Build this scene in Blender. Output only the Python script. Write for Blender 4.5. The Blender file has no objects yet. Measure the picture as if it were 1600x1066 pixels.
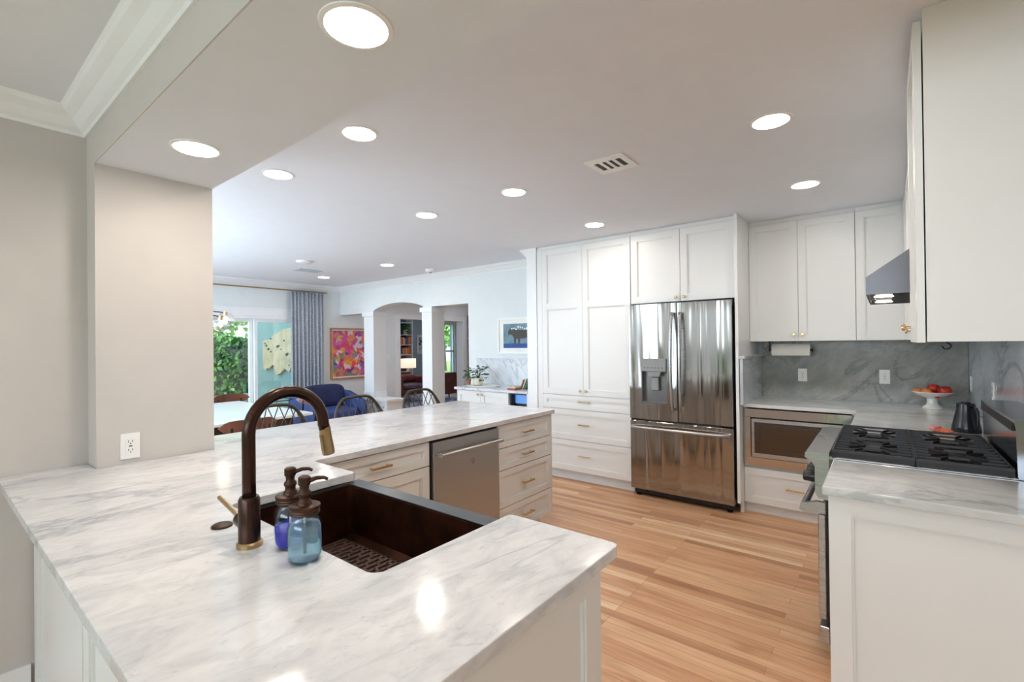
import bpy, bmesh, math, random
from mathutils import Vector, Matrix
random.seed(7)
S = bpy.context.scene
COL = S.collection
PI = math.pi

# ---------------------------------------------------------------- camera
cam_d = bpy.data.cameras.new('camera')
cam = bpy.data.objects.new('camera', cam_d)
COL.objects.link(cam)
YAW, PIT, ROL, F = -0.668310418, 0.00531868662, -0.0116907255, 737.36
fwd = Vector((math.sin(YAW) * math.cos(PIT), math.cos(YAW) * math.cos(PIT), math.sin(PIT)))
rgt = Vector((math.cos(YAW), -math.sin(YAW), 0))
upv = rgt.cross(fwd)
r2 = rgt * math.cos(ROL) + upv * math.sin(ROL)
u2 = -rgt * math.sin(ROL) + upv * math.cos(ROL)
M = Matrix((r2, u2, -fwd)).transposed().to_4x4()
M.translation = Vector((0, 0, 1.438))
cam.matrix_world = M
cam_d.sensor_width = 36
cam_d.lens = 36 * F / 1600
cam_d.clip_start = 0.02
S.camera = cam

# ---------------------------------------------------------------- exposure, world, sun
S.view_settings.view_transform = 'Standard'
S.view_settings.look = 'None'
S.view_settings.gamma = 1
S.view_settings.use_curve_mapping = False
S.view_settings.exposure = 1.25
S.cycles.max_bounces = 10
S.cycles.diffuse_bounces = 6
S.cycles.glossy_bounces = 5
S.cycles.transmission_bounces = 8
S.cycles.transparent_max_bounces = 12
S.cycles.caustics_reflective = False
S.cycles.caustics_refractive = False
S.cycles.sample_clamp_indirect = 6
S.cycles.use_denoising = True

W = bpy.data.worlds.new('sky'); S.world = W
W.use_nodes = True
wn = W.node_tree.nodes; wl = W.node_tree.links
bg = wn['Background']
SKY = 1.6
bg.inputs[0].default_value = (0.62, 0.80, 1.0, 1)
bg.inputs[1].default_value = SKY
LAMP = 40.0           # radiance of the recessed lamps
sun_d = bpy.data.lights.new('sun', 'SUN'); sun_d.energy = 2.6; sun_d.angle = 0.02
sun_d.color = (1, 0.95, 0.85)
sun = bpy.data.objects.new('sun', sun_d); COL.objects.link(sun)
sun.rotation_euler = Vector((-0.62, 0.12, -0.78)).to_track_quat('-Z', 'Y').to_euler()

def window_lamp(name, loc, d, sx, sy, e, colr):
    l = bpy.data.lights.new(name, 'AREA'); l.shape = 'RECTANGLE'; l.size = sx; l.size_y = sy
    l.energy = e; l.color = colr
    o = bpy.data.objects.new(name, l); COL.objects.link(o); o.location = loc
    o.rotation_euler = Vector(d).to_track_quat('-Z', 'Z').to_euler()
    return o
def portal(name, loc, d, sx, sy):
    o = window_lamp(name, loc, d, sx, sy, 1, (1, 1, 1)); o.data.cycles.is_portal = True
portal('daylight_portal', (0.2, -4.0, 0.8), (0, 1, 0), 5.4, 1.1)
window_lamp('window_fill_lamp', (0.25, -4.0, 1.83), (0, 1, 0), 5.1, 0.95, 40, (0.80, 0.90, 1.0))  # fill lamp added at the unseen back window, standing in for daylight
window_lamp('window_fill_lamp', (-5.5, -0.04, 1.45), (0, 1, 0), 3.6, 1.5, 50, (0.72, 0.86, 1.0))  # cool fill lamp added at the unseen dining window to brighten that room
portal('daylight_portal', (-2.9, -2.1, 1.12), (1, 0, 0), 3.1, 2.0)
portal('daylight_portal', (-7.9, 2.9, 0.95), (1, 0, 0), 2.8, 1.9)
portal('daylight_portal', (-11.0, 10.3, 1.3), (1, 0, 0), 1.4, 1.6)

# ---------------------------------------------------------------- materials
MATS = {}
def nodes_mat(name):
    m = bpy.data.materials.new(name); m.use_nodes = True
    nt = m.node_tree; b = nt.nodes['Principled BSDF']
    MATS[name] = m
    return m, nt.nodes, nt.links, b
def coords(n, l, scale=(1, 1, 1), rot=(0, 0, 0), out='Object'):
    t = n.new('ShaderNodeTexCoord'); mp = n.new('ShaderNodeMapping')
    mp.inputs['Scale'].default_value = scale; mp.inputs['Rotation'].default_value = rot
    l.new(t.outputs[out], mp.inputs[0]); return mp.outputs[0]
def noise(n, l, vec, scale, detail=4, rough=0.5, dist=0):
    t = n.new('ShaderNodeTexNoise'); t.inputs['Scale'].default_value = scale
    t.inputs['Detail'].default_value = detail; t.inputs['Roughness'].default_value = rough
    t.inputs['Distortion'].default_value = dist
    l.new(vec, t.inputs['Vector']); return t
def ramp(n, l, fac, stops, interp='LINEAR'):
    r = n.new('ShaderNodeValToRGB'); r.color_ramp.interpolation = interp
    e = r.color_ramp.elements
    while len(e) < len(stops): e.new(0.5)
    for k, (p, c) in enumerate(stops):
        e[k].position = p; e[k].color = (*c, 1) if len(c) == 3 else c
    l.new(fac, r.inputs[0]); return r
def mixc(n, l, fac, a, b, mode='MIX'):
    m = n.new('ShaderNodeMix'); m.data_type = 'RGBA'; m.blend_type = mode
    for v, i in ((fac, 0), (a, 6), (b, 7)):
        if isinstance(v, (int, float)): m.inputs[i].default_value = v
        elif isinstance(v, tuple): m.inputs[i].default_value = (*v, 1)
        else: l.new(v, m.inputs[i])
    return m.outputs[2]
def bump(n, l, b, h, strength=0.2, dist=0.01):
    bp = n.new('ShaderNodeBump'); bp.inputs['Strength'].default_value = strength
    bp.inputs['Distance'].default_value = dist
    l.new(h, bp.inputs['Height']); l.new(bp.outputs[0], b.inputs['Normal'])
def mat(name, c, rough=0.5, metal=0.0, var=0.04, scale=8, bmp=0.0, coat=0, spec=0.5, bscale=60):
    if name in MATS: return MATS[name]
    m, n, l, b = nodes_mat(name)
    v = coords(n, l)
    t = noise(n, l, v, scale, 3)
    lo = tuple(max(0, x * (1 - var)) for x in c); hi = tuple(min(1, x * (1 + var)) for x in c)
    r = ramp(n, l, t.outputs['Fac'], [(0.3, lo), (0.7, hi)])
    l.new(r.outputs[0], b.inputs['Base Color'])
    b.inputs['Roughness'].default_value = rough; b.inputs['Metallic'].default_value = metal
    b.inputs['Specular IOR Level'].default_value = spec
    if coat: b.inputs['Coat Weight'].default_value = coat
    if bmp:
        t2 = noise(n, l, v, bscale, 3); bump(n, l, b, t2.outputs['Fac'], bmp, 0.003)
    return m
def marble(name, rot, base=(0.80, 0.785, 0.77), grey=(0.50, 0.50, 0.52), vein=(0.26, 0.27, 0.29), s=1.0, cov=0.5, stretch=4.5, rough=0.13, plane='z'):
    m, n, l, b = nodes_mat(name)
    v = coords(n, l, rot=rot)
    st = n.new('ShaderNodeMapping'); st.inputs['Scale'].default_value = (1.0 * s, stretch * s, stretch * s)
    l.new(v, st.inputs[0])
    w = noise(n, l, st.outputs[0], 0.9, 5, 0.55, 0.4)
    cloud = ramp(n, l, w.outputs['Fac'], [(0.36, (0, 0, 0)), (0.68, (1, 1, 1))])
    fine = noise(n, l, st.outputs[0], 4.2, 8, 0.66, 0.9)
    finer = ramp(n, l, fine.outputs['Fac'], [(0.42, (0, 0, 0)), (0.72, (1, 1, 1))])
    vn = noise(n, l, st.outputs[0], 0.75, 7, 0.6, 0.8)
    vr = ramp(n, l, vn.outputs['Fac'], [(0.470, (0, 0, 0)), (0.498, (1, 1, 1)), (0.504, (1, 1, 1)), (0.53, (0, 0, 0))])
    vm = noise(n, l, v, 1.7, 3)
    vmr = ramp(n, l, vm.outputs['Fac'], [(0.4, (0, 0, 0)), (0.62, (1, 1, 1))])
    c1 = mixc(n, l, cloud.outputs[0], base, tuple(base[i] * (1 - cov) + grey[i] * cov for i in range(3)))
    wisp = noise(n, l, st.outputs[0], 9.5, 7, 0.7, 1.4)
    wr = ramp(n, l, wisp.outputs['Fac'], [(0.55, (0, 0, 0)), (0.74, (1, 1, 1))])
    ww = n.new('ShaderNodeMath'); ww.operation = 'MULTIPLY'; ww.inputs[1].default_value = 0.6; l.new(wr.outputs[0], ww.inputs[0])
    c1 = mixc(n, l, ww.outputs[0], c1, grey)
    mu = n.new('ShaderNodeMath'); mu.operation = 'MULTIPLY'; mu.inputs[1].default_value = 0.5
    l.new(finer.outputs[0], mu.inputs[0])
    c2 = mixc(n, l, mu.outputs[0], c1, grey)
    m2 = n.new('ShaderNodeMath'); m2.operation = 'MULTIPLY'
    l.new(vr.outputs[0], m2.inputs[0]); l.new(vmr.outputs[0], m2.inputs[1])
    m3 = n.new('ShaderNodeMath'); m3.operation = 'MULTIPLY'; m3.inputs[1].default_value = 0.55
    l.new(m2.outputs[0], m3.inputs[0])
    c3 = mixc(n, l, m3.outputs[0], c2, vein)
    l.new(c3, b.inputs['Base Color'])
    b.inputs['Roughness'].default_value = rough
    return m
marble('marble_counter', (0, 0, PI / 2 + 0.12), base=(0.735, 0.725, 0.715), grey=(0.37, 0.38, 0.41), s=1.7, stretch=2.0, cov=0.45)
marble('marble_range_side', (0, 0, 0.10), base=(0.70, 0.70, 0.68), grey=(0.40, 0.42, 0.43), s=1.6, stretch=2.8, cov=0.5)
marble('marble_splash', (0, 0.75, 0), base=(0.41, 0.40, 0.36), grey=(0.165, 0.165, 0.152), vein=(0.07, 0.075, 0.08), s=2.6, cov=0.7, stretch=1.7, rough=0.22)
marble('marble_splash_bar', (0, -0.95, 0), base=(0.74, 0.76, 0.78), grey=(0.42, 0.45, 0.50), vein=(0.2, 0.22, 0.25), s=1.2, cov=0.3, stretch=4.0, rough=0.25)
marble('marble_splash_side', (0.3, 0.2, PI / 2), base=(0.60, 0.63, 0.66), grey=(0.34, 0.37, 0.41), vein=(0.13, 0.14, 0.16), s=1.2, cov=0.7, stretch=2.4, rough=0.14)

def floor_mat():
    m, n, l, b = nodes_mat('oak_floor')
    v = coords(n, l)
    br = n.new('ShaderNodeTexBrick'); l.new(v, br.inputs['Vector'])
    br.inputs['Scale'].default_value = 1; br.inputs['Brick Width'].default_value = 1.15
    br.inputs['Row Height'].default_value = 0.058; br.inputs['Mortar Size'].default_value = 0.0011
    br.inputs['Mortar Smooth'].default_value = 0.3
    br.offset = 0.37; br.offset_frequency = 3
    br.inputs['Color1'].default_value = (0.0, 0.0, 0.0, 1); br.inputs['Color2'].default_value = (1, 1, 1, 1)
    br.inputs['Mortar'].default_value = (0.5, 0.5, 0.5, 1)
    rc = ramp(n, l, br.outputs['Color'], [(0, (0.44, 0.22, 0.11)), (0.14, (0.62, 0.335, 0.18)), (0.5, (0.69, 0.40, 0.225)), (0.82, (0.73, 0.46, 0.27)), (1, (0.82, 0.60, 0.38))])
    gv = coords(n, l, scale=(1.6, 30, 1))
    g = noise(n, l, gv, 2.2, 8, 0.65, 0.7)
    kn = noise(n, l, coords(n, l, scale=(0.9, 7, 1)), 1.6, 4, 0.6, 0.6)
    kr = ramp(n, l, kn.outputs['Fac'], [(0.30, (0.80, 0.72, 0.66)), (0.48, (1.0, 1.0, 1.0)), (0.72, (1.06, 1.10, 1.14))])
    gr = ramp(n, l, g.outputs['Fac'], [(0.28, (0.74, 0.70, 0.66)), (0.7, (1.08, 1.07, 1.05))])
    c = mixc(n, l, 1.0, rc.outputs[0], gr.outputs[0], 'MULTIPLY')
    c = mixc(n, l, 1.0, c, kr.outputs[0], 'MULTIPLY')
    c = mixc(n, l, br.outputs['Fac'], c, (0.26, 0.13, 0.07))
    l.new(c, b.inputs['Base Color'])
    rr = ramp(n, l, g.outputs['Fac'], [(0.2, (0.26, 0.26, 0.26)), (0.8, (0.38, 0.38, 0.38))])
    l.new(rr.outputs[0], b.inputs['Roughness'])
    return m
floor_mat()
def steel(name, c=(0.60, 0.585, 0.565), rough=0.16, wav=0.5, sc=(5, 5, 0.55), wd=0.02, aniso=0.0):
    m, n, l, b = nodes_mat(name)
    if aniso:
        b.inputs['Anisotropic'].default_value = aniso
        tg = n.new('ShaderNodeTangent'); tg.direction_type = 'RADIAL'; tg.axis = 'Z'
        l.new(tg.outputs[0], b.inputs['Tangent'])
    b.inputs['Base Color'].default_value = (*c, 1); b.inputs['Metallic'].default_value = 1
    v = coords(n, l, scale=sc)
    w = noise(n, l, v, 1.6, 2, 0.4, 0.4)
    v2 = coords(n, l, scale=(2, 2, 220))
    g = noise(n, l, v2, 1, 2)
    rr = ramp(n, l, g.outputs['Fac'], [(0.3, (rough * 0.96,) * 3), (0.7, (rough * 1.04,) * 3)])
    l.new(rr.outputs[0], b.inputs['Roughness'])
    bump(n, l, b, w.outputs['Fac'], wav, wd)
    return m
steel('steel_fridge', c=(0.385, 0.36, 0.335), rough=0.14, wav=0.7, sc=(5.5, 3, 0.25), wd=0.035, aniso=0.9)
steel('steel', c=(0.47, 0.46, 0.45), rough=0.28, wav=0.15)
steel('steel_dishwasher', c=(0.47, 0.48, 0.485), rough=0.34, wav=0.12)
steel('steel_dark', c=(0.155, 0.150, 0.160), rough=0.36, wav=0.1)
steel('steel_polished', c=(0.52, 0.51, 0.50), rough=0.10, wav=0.2)

mat('cabinet_white', (0.755, 0.755, 0.74), 0.38, var=0.01, scale=3)
mat('toe_kick', (0.74, 0.74, 0.74), 0.5)
mat('trim_white', (0.82, 0.83, 0.84), 0.4, var=0.01)
mat('wall_paint', (0.565, 0.53, 0.50), 0.75, var=0.015, bmp=0.15, bscale=45)
mat('wall_paint_light', (0.74, 0.775, 0.785), 0.75, var=0.015, bmp=0.1, bscale=45)
mat('ceiling_paint', (0.76, 0.79, 0.845), 0.85, var=0.01, bmp=0.08, bscale=40)
mat('office_paint', (0.27, 0.33, 0.39), 0.8)
mat('brass', (0.74, 0.50, 0.22), 0.26, 1.0, 0.05)
mat('brass_aged', (0.44, 0.31, 0.16), 0.3, 1.0, 0.08)
mat('brass_button', (0.30, 0.22, 0.10), 0.4, 0.9)
mat('bronze', (0.055, 0.026, 0.018), 0.26, 0.75, 0.3, scale=5)
mat('bronze_lid', (0.07, 0.035, 0.022), 0.36, 0.8, 0.3)
mat('copper_sink', (0.048, 0.014, 0.006), 0.34, 0.6, 0.45, scale=14, bmp=0.25, bscale=45)
mat('sink_rim', (0.10, 0.11, 0.125), 0.30, 0.7, 0.15)
mat('rubber_mat', (0.10, 0.062, 0.052), 0.5, 0, 0.2)
mat('black_iron', (0.014, 0.010, 0.010), 0.36, 0.0, 0.2, bmp=0.1, spec=0.32)
mat('cooktop_black', (0.012, 0.010, 0.010), 0.25, coat=0.4)
mat('black_metal', (0.02, 0.02, 0.022), 0.4, 0.6)
mat('black_gap', (0.012, 0.010, 0.010), 0.6)
mat('black_glass', (0.03, 0.02, 0.016), 0.06, 0, coat=1)
mat('kettle_black', (0.008, 0.008, 0.010), 0.26, 0.0, coat=0.1)
mat('plastic_white', (0.85, 0.84, 0.82), 0.35, var=0.01)
mat('slot_dark', (0.03, 0.03, 0.03), 0.6)
mat('grey_screen', (0.25, 0.26, 0.255), 0.35, 0.0)
mat('grille_dark', (0.10, 0.105, 0.11), 0.6)
mat('ceramic_white', (0.78, 0.78, 0.74), 0.12, var=0.02, coat=0.5)
mat('ceramic_cream', (0.72, 0.66, 0.52), 0.35)
mat('terracotta', (0.33, 0.13, 0.08), 0.7)
mat('paper', (0.86, 0.84, 0.80), 0.85, bmp=0.2, bscale=90)
mat('apple_red', (0.42, 0.025, 0.012), 0.28, var=0.5, scale=9)
mat('apple_yellow', (0.60, 0.19, 0.05), 0.3, var=0.45, scale=9)
mat('orange_cloth', (0.72, 0.16, 0.07), 0.7, var=0.3, scale=30)
mat('pink_cloth', (0.65, 0.22, 0.22), 0.7, var=0.3, scale=30)
mat('navy_velvet', (0.010, 0.015, 0.065), 0.75, var=0.3, scale=6)
mat('blue_velvet', (0.025, 0.055, 0.21), 0.7, var=0.25, scale=6)
mat('wood_walnut', (0.15, 0.048, 0.024), 0.35, var=0.35, scale=4, coat=0.3)
mat('wood_dark', (0.06, 0.03, 0.02), 0.4, var=0.3, scale=6)
mat('wood_frame', (0.45, 0.20, 0.09), 0.45, var=0.25, scale=10)
mat('stool_metal', (0.055, 0.042, 0.036), 0.42, 0.4)
mat('stool_seat', (0.25, 0.22, 0.2), 0.7)
mat('table_white', (0.82, 0.86, 0.87), 0.2, var=0.02)
mat('leather', (0.14, 0.035, 0.028), 0.28, var=0.35, scale=5)
mat('leather_cool', (0.13, 0.085, 0.12), 0.28, var=0.3, scale=5)
mat('leaf_green', (0.045, 0.17, 0.035), 0.5, var=0.5, scale=12)
mat('leaf_dark', (0.02, 0.09, 0.03), 0.4, var=0.5, scale=12)
mat('soil', (0.03, 0.02, 0.015), 0.9)
mat('teal_stucco', (0.17, 0.27, 0.24), 0.9, var=0.06, bmp=0.2)
mat('gold_coral', (0.40, 0.33, 0.19), 0.6, 0.1, var=0.2, scale=5)
mat('brick_patio', (0.45, 0.36, 0.30), 0.9, var=0.2, scale=12)
mat('lawn', (0.22, 0.38, 0.06), 0.95, var=0.4, scale=6)
mat('outdoor_cushion', (0.30, 0.38, 0.28), 0.8)
mat('rug_blue', (0.30, 0.34, 0.48), 0.9)
mat('glass_teal', (0.05, 0.12, 0.16), 0.1, 0.0, coat=1)
mat('mixer_blue', (0.06, 0.11, 0.16), 0.3)
mat('shelf_white', (0.52, 0.56, 0.6), 0.6)
mat('shelf_back', (0.10, 0.13, 0.16), 0.8)
mat('wood_credenza', (0.16, 0.035, 0.02), 0.4, var=0.25, scale=5)
for k, c in enumerate([(0.35, 0.06, 0.03), (0.05, 0.07, 0.22), (0.42, 0.18, 0.06), (0.55, 0.48, 0.36), (0.06, 0.14, 0.10), (0.20, 0.05, 0.10), (0.10, 0.10, 0.12), (0.5, 0.25, 0.08)]):
    mat('book_%d' % k, c, 0.6)
def emis(name, c, s):
    m, n, l, b = nodes_mat(name)
    v = coords(n, l); t = noise(n, l, v, 30, 2)
    r = ramp(n, l, t.outputs['Fac'], [(0, tuple(x * 0.97 for x in c)), (1, c)])
    l.new(r.outputs[0], b.inputs['Emission Color'])
    b.inputs['Emission Strength'].default_value = s
    b.inputs['Base Color'].default_value = (*c, 1)
    return m
emis('lamp_glow', (1.0, 0.915, 0.83), LAMP)
emis('fill_glow_cool', (0.9, 0.92, 1.0), LAMP)  # cool fill for the unseen lights added in hall and office
emis('shade_glow', (1.0, 0.76, 0.58), 0.45)
emis('hood_glow', (1.0, 0.85, 0.65), 9)
emis('cooler_glow', (0.08, 0.22, 0.55), 0.55)
emis('bulb_glow', (1.0, 0.75, 0.45), 12)
def glass(name, c, rough=0.0, ior=1.45):
    m, n, l, b = nodes_mat(name)
    v = coords(n, l); t = noise(n, l, v, 6, 2)
    r = ramp(n, l, t.outputs['Fac'], [(0.2, tuple(x * 0.97 for x in c)), (0.8, c)])
    l.new(r.outputs[0], b.inputs['Base Color'])
    b.inputs['Transmission Weight'].default_value = 1; b.inputs['Roughness'].default_value = rough
    b.inputs['IOR'].default_value = ior
    return m
def thin_glass(name, tint=(0.95, 0.98, 0.98), f=0.08):
    m, n, l, b = nodes_mat(name)
    n.remove(b)
    tr = n.new('ShaderNodeBsdfTransparent'); tr.inputs[0].default_value = (*tint, 1)
    gl = n.new('ShaderNodeBsdfGlossy'); gl.inputs['Roughness'].default_value = 0.02
    v = coords(n, l); t = noise(n, l, v, 2, 1)
    r = ramp(n, l, t.outputs['Fac'], [(0, (f * 0.9,) * 3), (1, (f,) * 3)])
    mx = n.new('ShaderNodeMixShader'); l.new(r.outputs[0], mx.inputs[0])
    l.new(tr.outputs[0], mx.inputs[1]); l.new(gl.outputs[0], mx.inputs[2])
    l.new(mx.outputs[0], n['Material Output'].inputs[0])
    return m
thin_glass('window_glass')
thin_glass('globe_glass', (0.93, 0.93, 0.93), 0.16)
thin_glass('jar_glass_blue', (0.92, 0.97, 0.99), 0.05)
thin_glass('jar_glass_clear', (0.97, 0.98, 0.99), 0.05)
glass('soap_violet', (0.004, 0.001, 0.62), ior=1.35); MATS['soap_violet'].node_tree.nodes['Principled BSDF'].inputs['Transmission Weight'].default_value = 0.45
glass('soap_blue', (0.66, 0.90, 1.0), ior=1.12); MATS['soap_blue'].node_tree.nodes['Principled BSDF'].inputs['Transmission Weight'].default_value = 0.78
def curtain_mat(name, a, bcol):
    m, n, l, b = nodes_mat(name)
    v = coords(n, l, scale=(1, 1, 1)); t = noise(n, l, v, 90, 2)
    r = ramp(n, l, t.outputs['Fac'], [(0.4, a), (0.6, bcol)])
    l.new(r.outputs[0], b.inputs['Base Color']); b.inputs['Roughness'].default_value = 0.9
    b.inputs['Subsurface Weight'].default_value = 0
    return m
curtain_mat('curtain_linen', (0.24, 0.28, 0.34), (0.46, 0.49, 0.54))
curtain_mat('curtain_blue', (0.10, 0.19, 0.34), (0.18, 0.28, 0.45))
def painting_mat():
    m, n, l, b = nodes_mat('abstract_paint')
    v = coords(n, l)
    ns = noise(n, l, v, 4.5, 4, 0.6, 1.5)
    md = n.new('ShaderNodeMix'); md.data_type = 'VECTOR'; md.inputs[0].default_value = 0.22
    l.new(v, md.inputs[4]); l.new(ns.outputs['Color'], md.inputs[5])
    vo = n.new('ShaderNodeTexVoronoi'); vo.inputs['Scale'].default_value = 15
    l.new(md.outputs[1], vo.inputs['Vector'])
    sp = n.new('ShaderNodeSeparateColor'); l.new(vo.outputs['Color'], sp.inputs[0])
    r = ramp(n, l, sp.outputs[0], [(0, (0.75, 0.05, 0.04)), (0.13, (0.85, 0.25, 0.03)), (0.26, (0.08, 0.02, 0.25)), (0.38, (0.75, 0.08, 0.32)), (0.5, (0.03, 0.30, 0.45)), (0.6, (0.80, 0.75, 0.8)), (0.7, (0.70, 0.45, 0.04)), (0.8, (0.12, 0.32, 0.06)), (0.9, (0.35, 0.05, 0.35))], 'CONSTANT')
    n2 = noise(n, l, v, 5, 4)
    r2_ = ramp(n, l, n2.outputs['Fac'], [(0.35, (0.9, 0.15, 0.05)), (0.5, (0.4, 0.05, 0.3)), (0.65, (0.05, 0.25, 0.5))])
    l.new(mixc(n, l, 0.28, r.outputs[0], r2_.outputs[0]), b.inputs['Base Color'])
    b.inputs['Roughness'].default_value = 0.5
painting_mat()
def blotch(name, a, bcol, sc, lo=0.45, hi=0.55, rough=0.6):
    m, n, l, b = nodes_mat(name)
    v = coords(n, l); t = noise(n, l, v, sc, 5, 0.6)
    r = ramp(n, l, t.outputs['Fac'], [(lo, a), (hi, bcol)])
    l.new(r.outputs[0], b.inputs['Base Color']); b.inputs['Roughness'].default_value = rough
blotch('print_dark', (0.01, 0.015, 0.04), (0.5, 0.55, 0.65), 14)
blotch('print_sky', (0.11, 0.20, 0.26), (0.17, 0.28, 0.34), 6)
blotch('rug_pattern', (0.10, 0.14, 0.42), (0.62, 0.64, 0.70), 7)
blotch('hedge_leaf', (0.018, 0.085, 0.018), (0.13, 0.33, 0.045), 5, 0.35, 0.68)
blotch('tree_leaf', (0.10, 0.22, 0.06), (0.42, 0.55, 0.22), 3, 0.35, 0.65)
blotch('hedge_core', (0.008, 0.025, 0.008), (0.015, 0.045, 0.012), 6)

# ---------------------------------------------------------------- mesh helpers
FACE = {'y-': 0.0, 'x+': PI / 2, 'y+': PI, 'x-': -PI / 2}   # which way a front looks
def frame(origin, facing):
    return Matrix.Translation(Vector(origin)) @ Matrix.Rotation(FACE[facing], 4, 'Z')
class MB:
    """collects shapes in world coordinates; build() links ONE mesh object"""
    def __init__(self, M=None):
        self.bm = bmesh.new(); self.M = M or Matrix.Identity(4)
    def _add(self, tmp, M=None):
        T = self.M @ (M or Matrix.Identity(4))
        bmesh.ops.transform(tmp, matrix=T, verts=tmp.verts)
        me = bpy.data.meshes.new('t'); tmp.to_mesh(me); tmp.free()
        self.bm.from_mesh(me); bpy.data.meshes.remove(me)
        return self
    def box(self, x0, x1, y0, y1, z0, z1, bev=0.0, seg=1, M=None):
        t = bmesh.new(); bmesh.ops.create_cube(t, size=1)
        for v in t.verts:
            v.co = Vector(((x0 + x1) / 2 + v.co.x * (x1 - x0), (y0 + y1) / 2 + v.co.y * (y1 - y0), (z0 + z1) / 2 + v.co.z * (z1 - z0)))
        if bev: bmesh.ops.bevel(t, geom=t.edges[:], offset=bev, segments=seg, profile=0.6, affect='EDGES')
        return self._add(t, M)
    def prism(self, pts, a0, a1, axis='z', bev=0.0, M=None):
        """polygon pts extruded a0..a1; axis z: pts (x,y); y: pts (x,z); x: pts (y,z)"""
        t = bmesh.new()
        def P(p, a):
            return {'z': (p[0], p[1], a), 'y': (p[0], a, p[1]), 'x': (a, p[0], p[1])}[axis]
        lo = [t.verts.new(P(p, a0)) for p in pts]; hi = [t.verts.new(P(p, a1)) for p in pts]
        t.faces.new(lo); t.faces.new(hi)
        for i in range(len(pts)):
            j = (i + 1) % len(pts); t.faces.new((lo[i], lo[j], hi[j], hi[i]))
        bmesh.ops.recalc_face_normals(t, faces=t.faces[:])
        if bev: bmesh.ops.bevel(t, geom=t.edges[:], offset=bev, segments=2, profile=0.6, affect='EDGES')
        return self._add(t, M)
    def lathe(self, prof, c=(0, 0, 0), seg=28, M=None, caps=True):
        t = bmesh.new(); rings = []
        for r, z in prof:
            rings.append([t.verts.new((c[0] + r * math.cos(2 * PI * k / seg), c[1] + r * math.sin(2 * PI * k / seg), c[2] + z)) for k in range(seg)])
        for a, b in zip(rings, rings[1:]):
            for k in range(seg): t.faces.new((a[k], a[(k + 1) % seg], b[(k + 1) % seg], b[k]))
        if caps:
            t.faces.new(rings[0][::-1]); t.faces.new(rings[-1])
        bmesh.ops.recalc_face_normals(t, faces=t.faces[:])
        return self._add(t, M)
    def cyl(self, p, q, r, seg=16, r2=None):
        p, q = Vector(p), Vector(q); d = q - p
        Mx = Matrix.Translation(p) @ d.to_track_quat('Z', 'Y').to_matrix().to_4x4()
        return self.lathe([(r, 0), (r if r2 is None else r2, d.length)], seg=seg, M=Mx)
    def tube(self, path, r, seg=10, closed=False):
        t = bmesh.new(); pts = [Vector(p) for p in path]; rings = []; n = len(pts)
        up = None
        for i, p in enumerate(pts):
            if closed: d = pts[(i + 1) % n] - pts[i - 1]
            else: d = pts[min(i + 1, n - 1)] - pts[max(i - 1, 0)]
            d.normalize()
            if up is None:
                up = Vector((0, 0, 1)) if abs(d.z) < 0.9 else Vector((1, 0, 0))
            a = d.cross(up)
            if a.length < 1e-4: a = d.orthogonal()
            a.normalize(); b = a.cross(d).normalized(); up = b
            rr = r[i] if isinstance(r, (list, tuple)) else r
            rings.append([t.verts.new(p + (a * math.cos(2 * PI * k / seg) + b * math.sin(2 * PI * k / seg)) * rr) for k in range(seg)])
        m = n if closed else n - 1
        for i in range(m):
            A, B = rings[i], rings[(i + 1) % n]
            for k in range(seg): t.faces.new((A[k], A[(k + 1) % seg], B[(k + 1) % seg], B[k]))
        if not closed: t.faces.new(rings[0][::-1]); t.faces.new(rings[-1])
        bmesh.ops.recalc_face_normals(t, faces=t.faces[:])
        return self._add(t)
    def sphere(self, c, r, sx=1, sy=1, sz=1, sub=3):
        t = bmesh.new(); bmesh.ops.create_icosphere(t, subdivisions=sub, radius=r)
        for v in t.verts: v.co = Vector((v.co.x * sx + c[0], v.co.y * sy + c[1], v.co.z * sz + c[2]))
        return self._add(t)
    def quad(self, a, b, c, d):
        vs = [self.bm.verts.new(self.M @ Vector(p)) for p in (a, b, c, d)]; self.bm.faces.new(vs); return self
    def pillow(self, x0, x1, y0, y1, z0, z1, puff=0.35, n=10, M=None):
        t = bmesh.new(); bmesh.ops.create_cube(t, size=2)
        bmesh.ops.subdivide_edges(t, edges=t.edges[:], cuts=n, use_grid_fill=True)
        for v in t.verts:
            x, y, z = v.co
            p = 4.0
            ln = (abs(x) ** p + abs(y) ** p + abs(z) ** p) ** (1 / p)
            x, y, z = x / ln, y / ln, z / ln
            w = 1 + puff * (1 - x * x) * (1 - z * z) * 0.3
            v.co = Vector(((x0 + x1) / 2 + x * (x1 - x0) / 2, (y0 + y1) / 2 + y * w * (y1 - y0) / 2, (z0 + z1) / 2 + z * (z1 - z0) / 2))
        return self._add(t, M)
    def build(self, name, m, parent=None, smooth=None):
        me = bpy.data.meshes.new(name)
        off = Vector((0, 0, 0)); p = parent
        while p is not None: off += p.location; p = p.parent
        bmesh.ops.translate(self.bm, vec=-off, verts=self.bm.verts)
        self.bm.to_mesh(me); self.bm.free()
        me.materials.append(MATS[m] if isinstance(m, str) else m)
        if smooth:
            for f in me.polygons: f.use_smooth = True
            if smooth != 'all':
                try: me.set_sharp_from_angle(angle=math.radians(smooth if smooth is not True else 40))
                except Exception: pass
        o = bpy.data.objects.new(name, me); COL.objects.link(o)
        if parent: o.parent = parent
        return o
def tag(o, label, cat, group=None, kind=None):
    o['label'] = label; o['category'] = cat
    if group: o['group'] = group
    if kind: o['kind'] = kind
    return o
def thing(name, loc, label, cat, group=None):
    o = bpy.data.objects.new(name, None); COL.objects.link(o); o.location = loc
    o.empty_display_size = 0.05
    return tag(o, label, cat, group)
def struct(o):
    o['kind'] = 'structure'; return o
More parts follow.
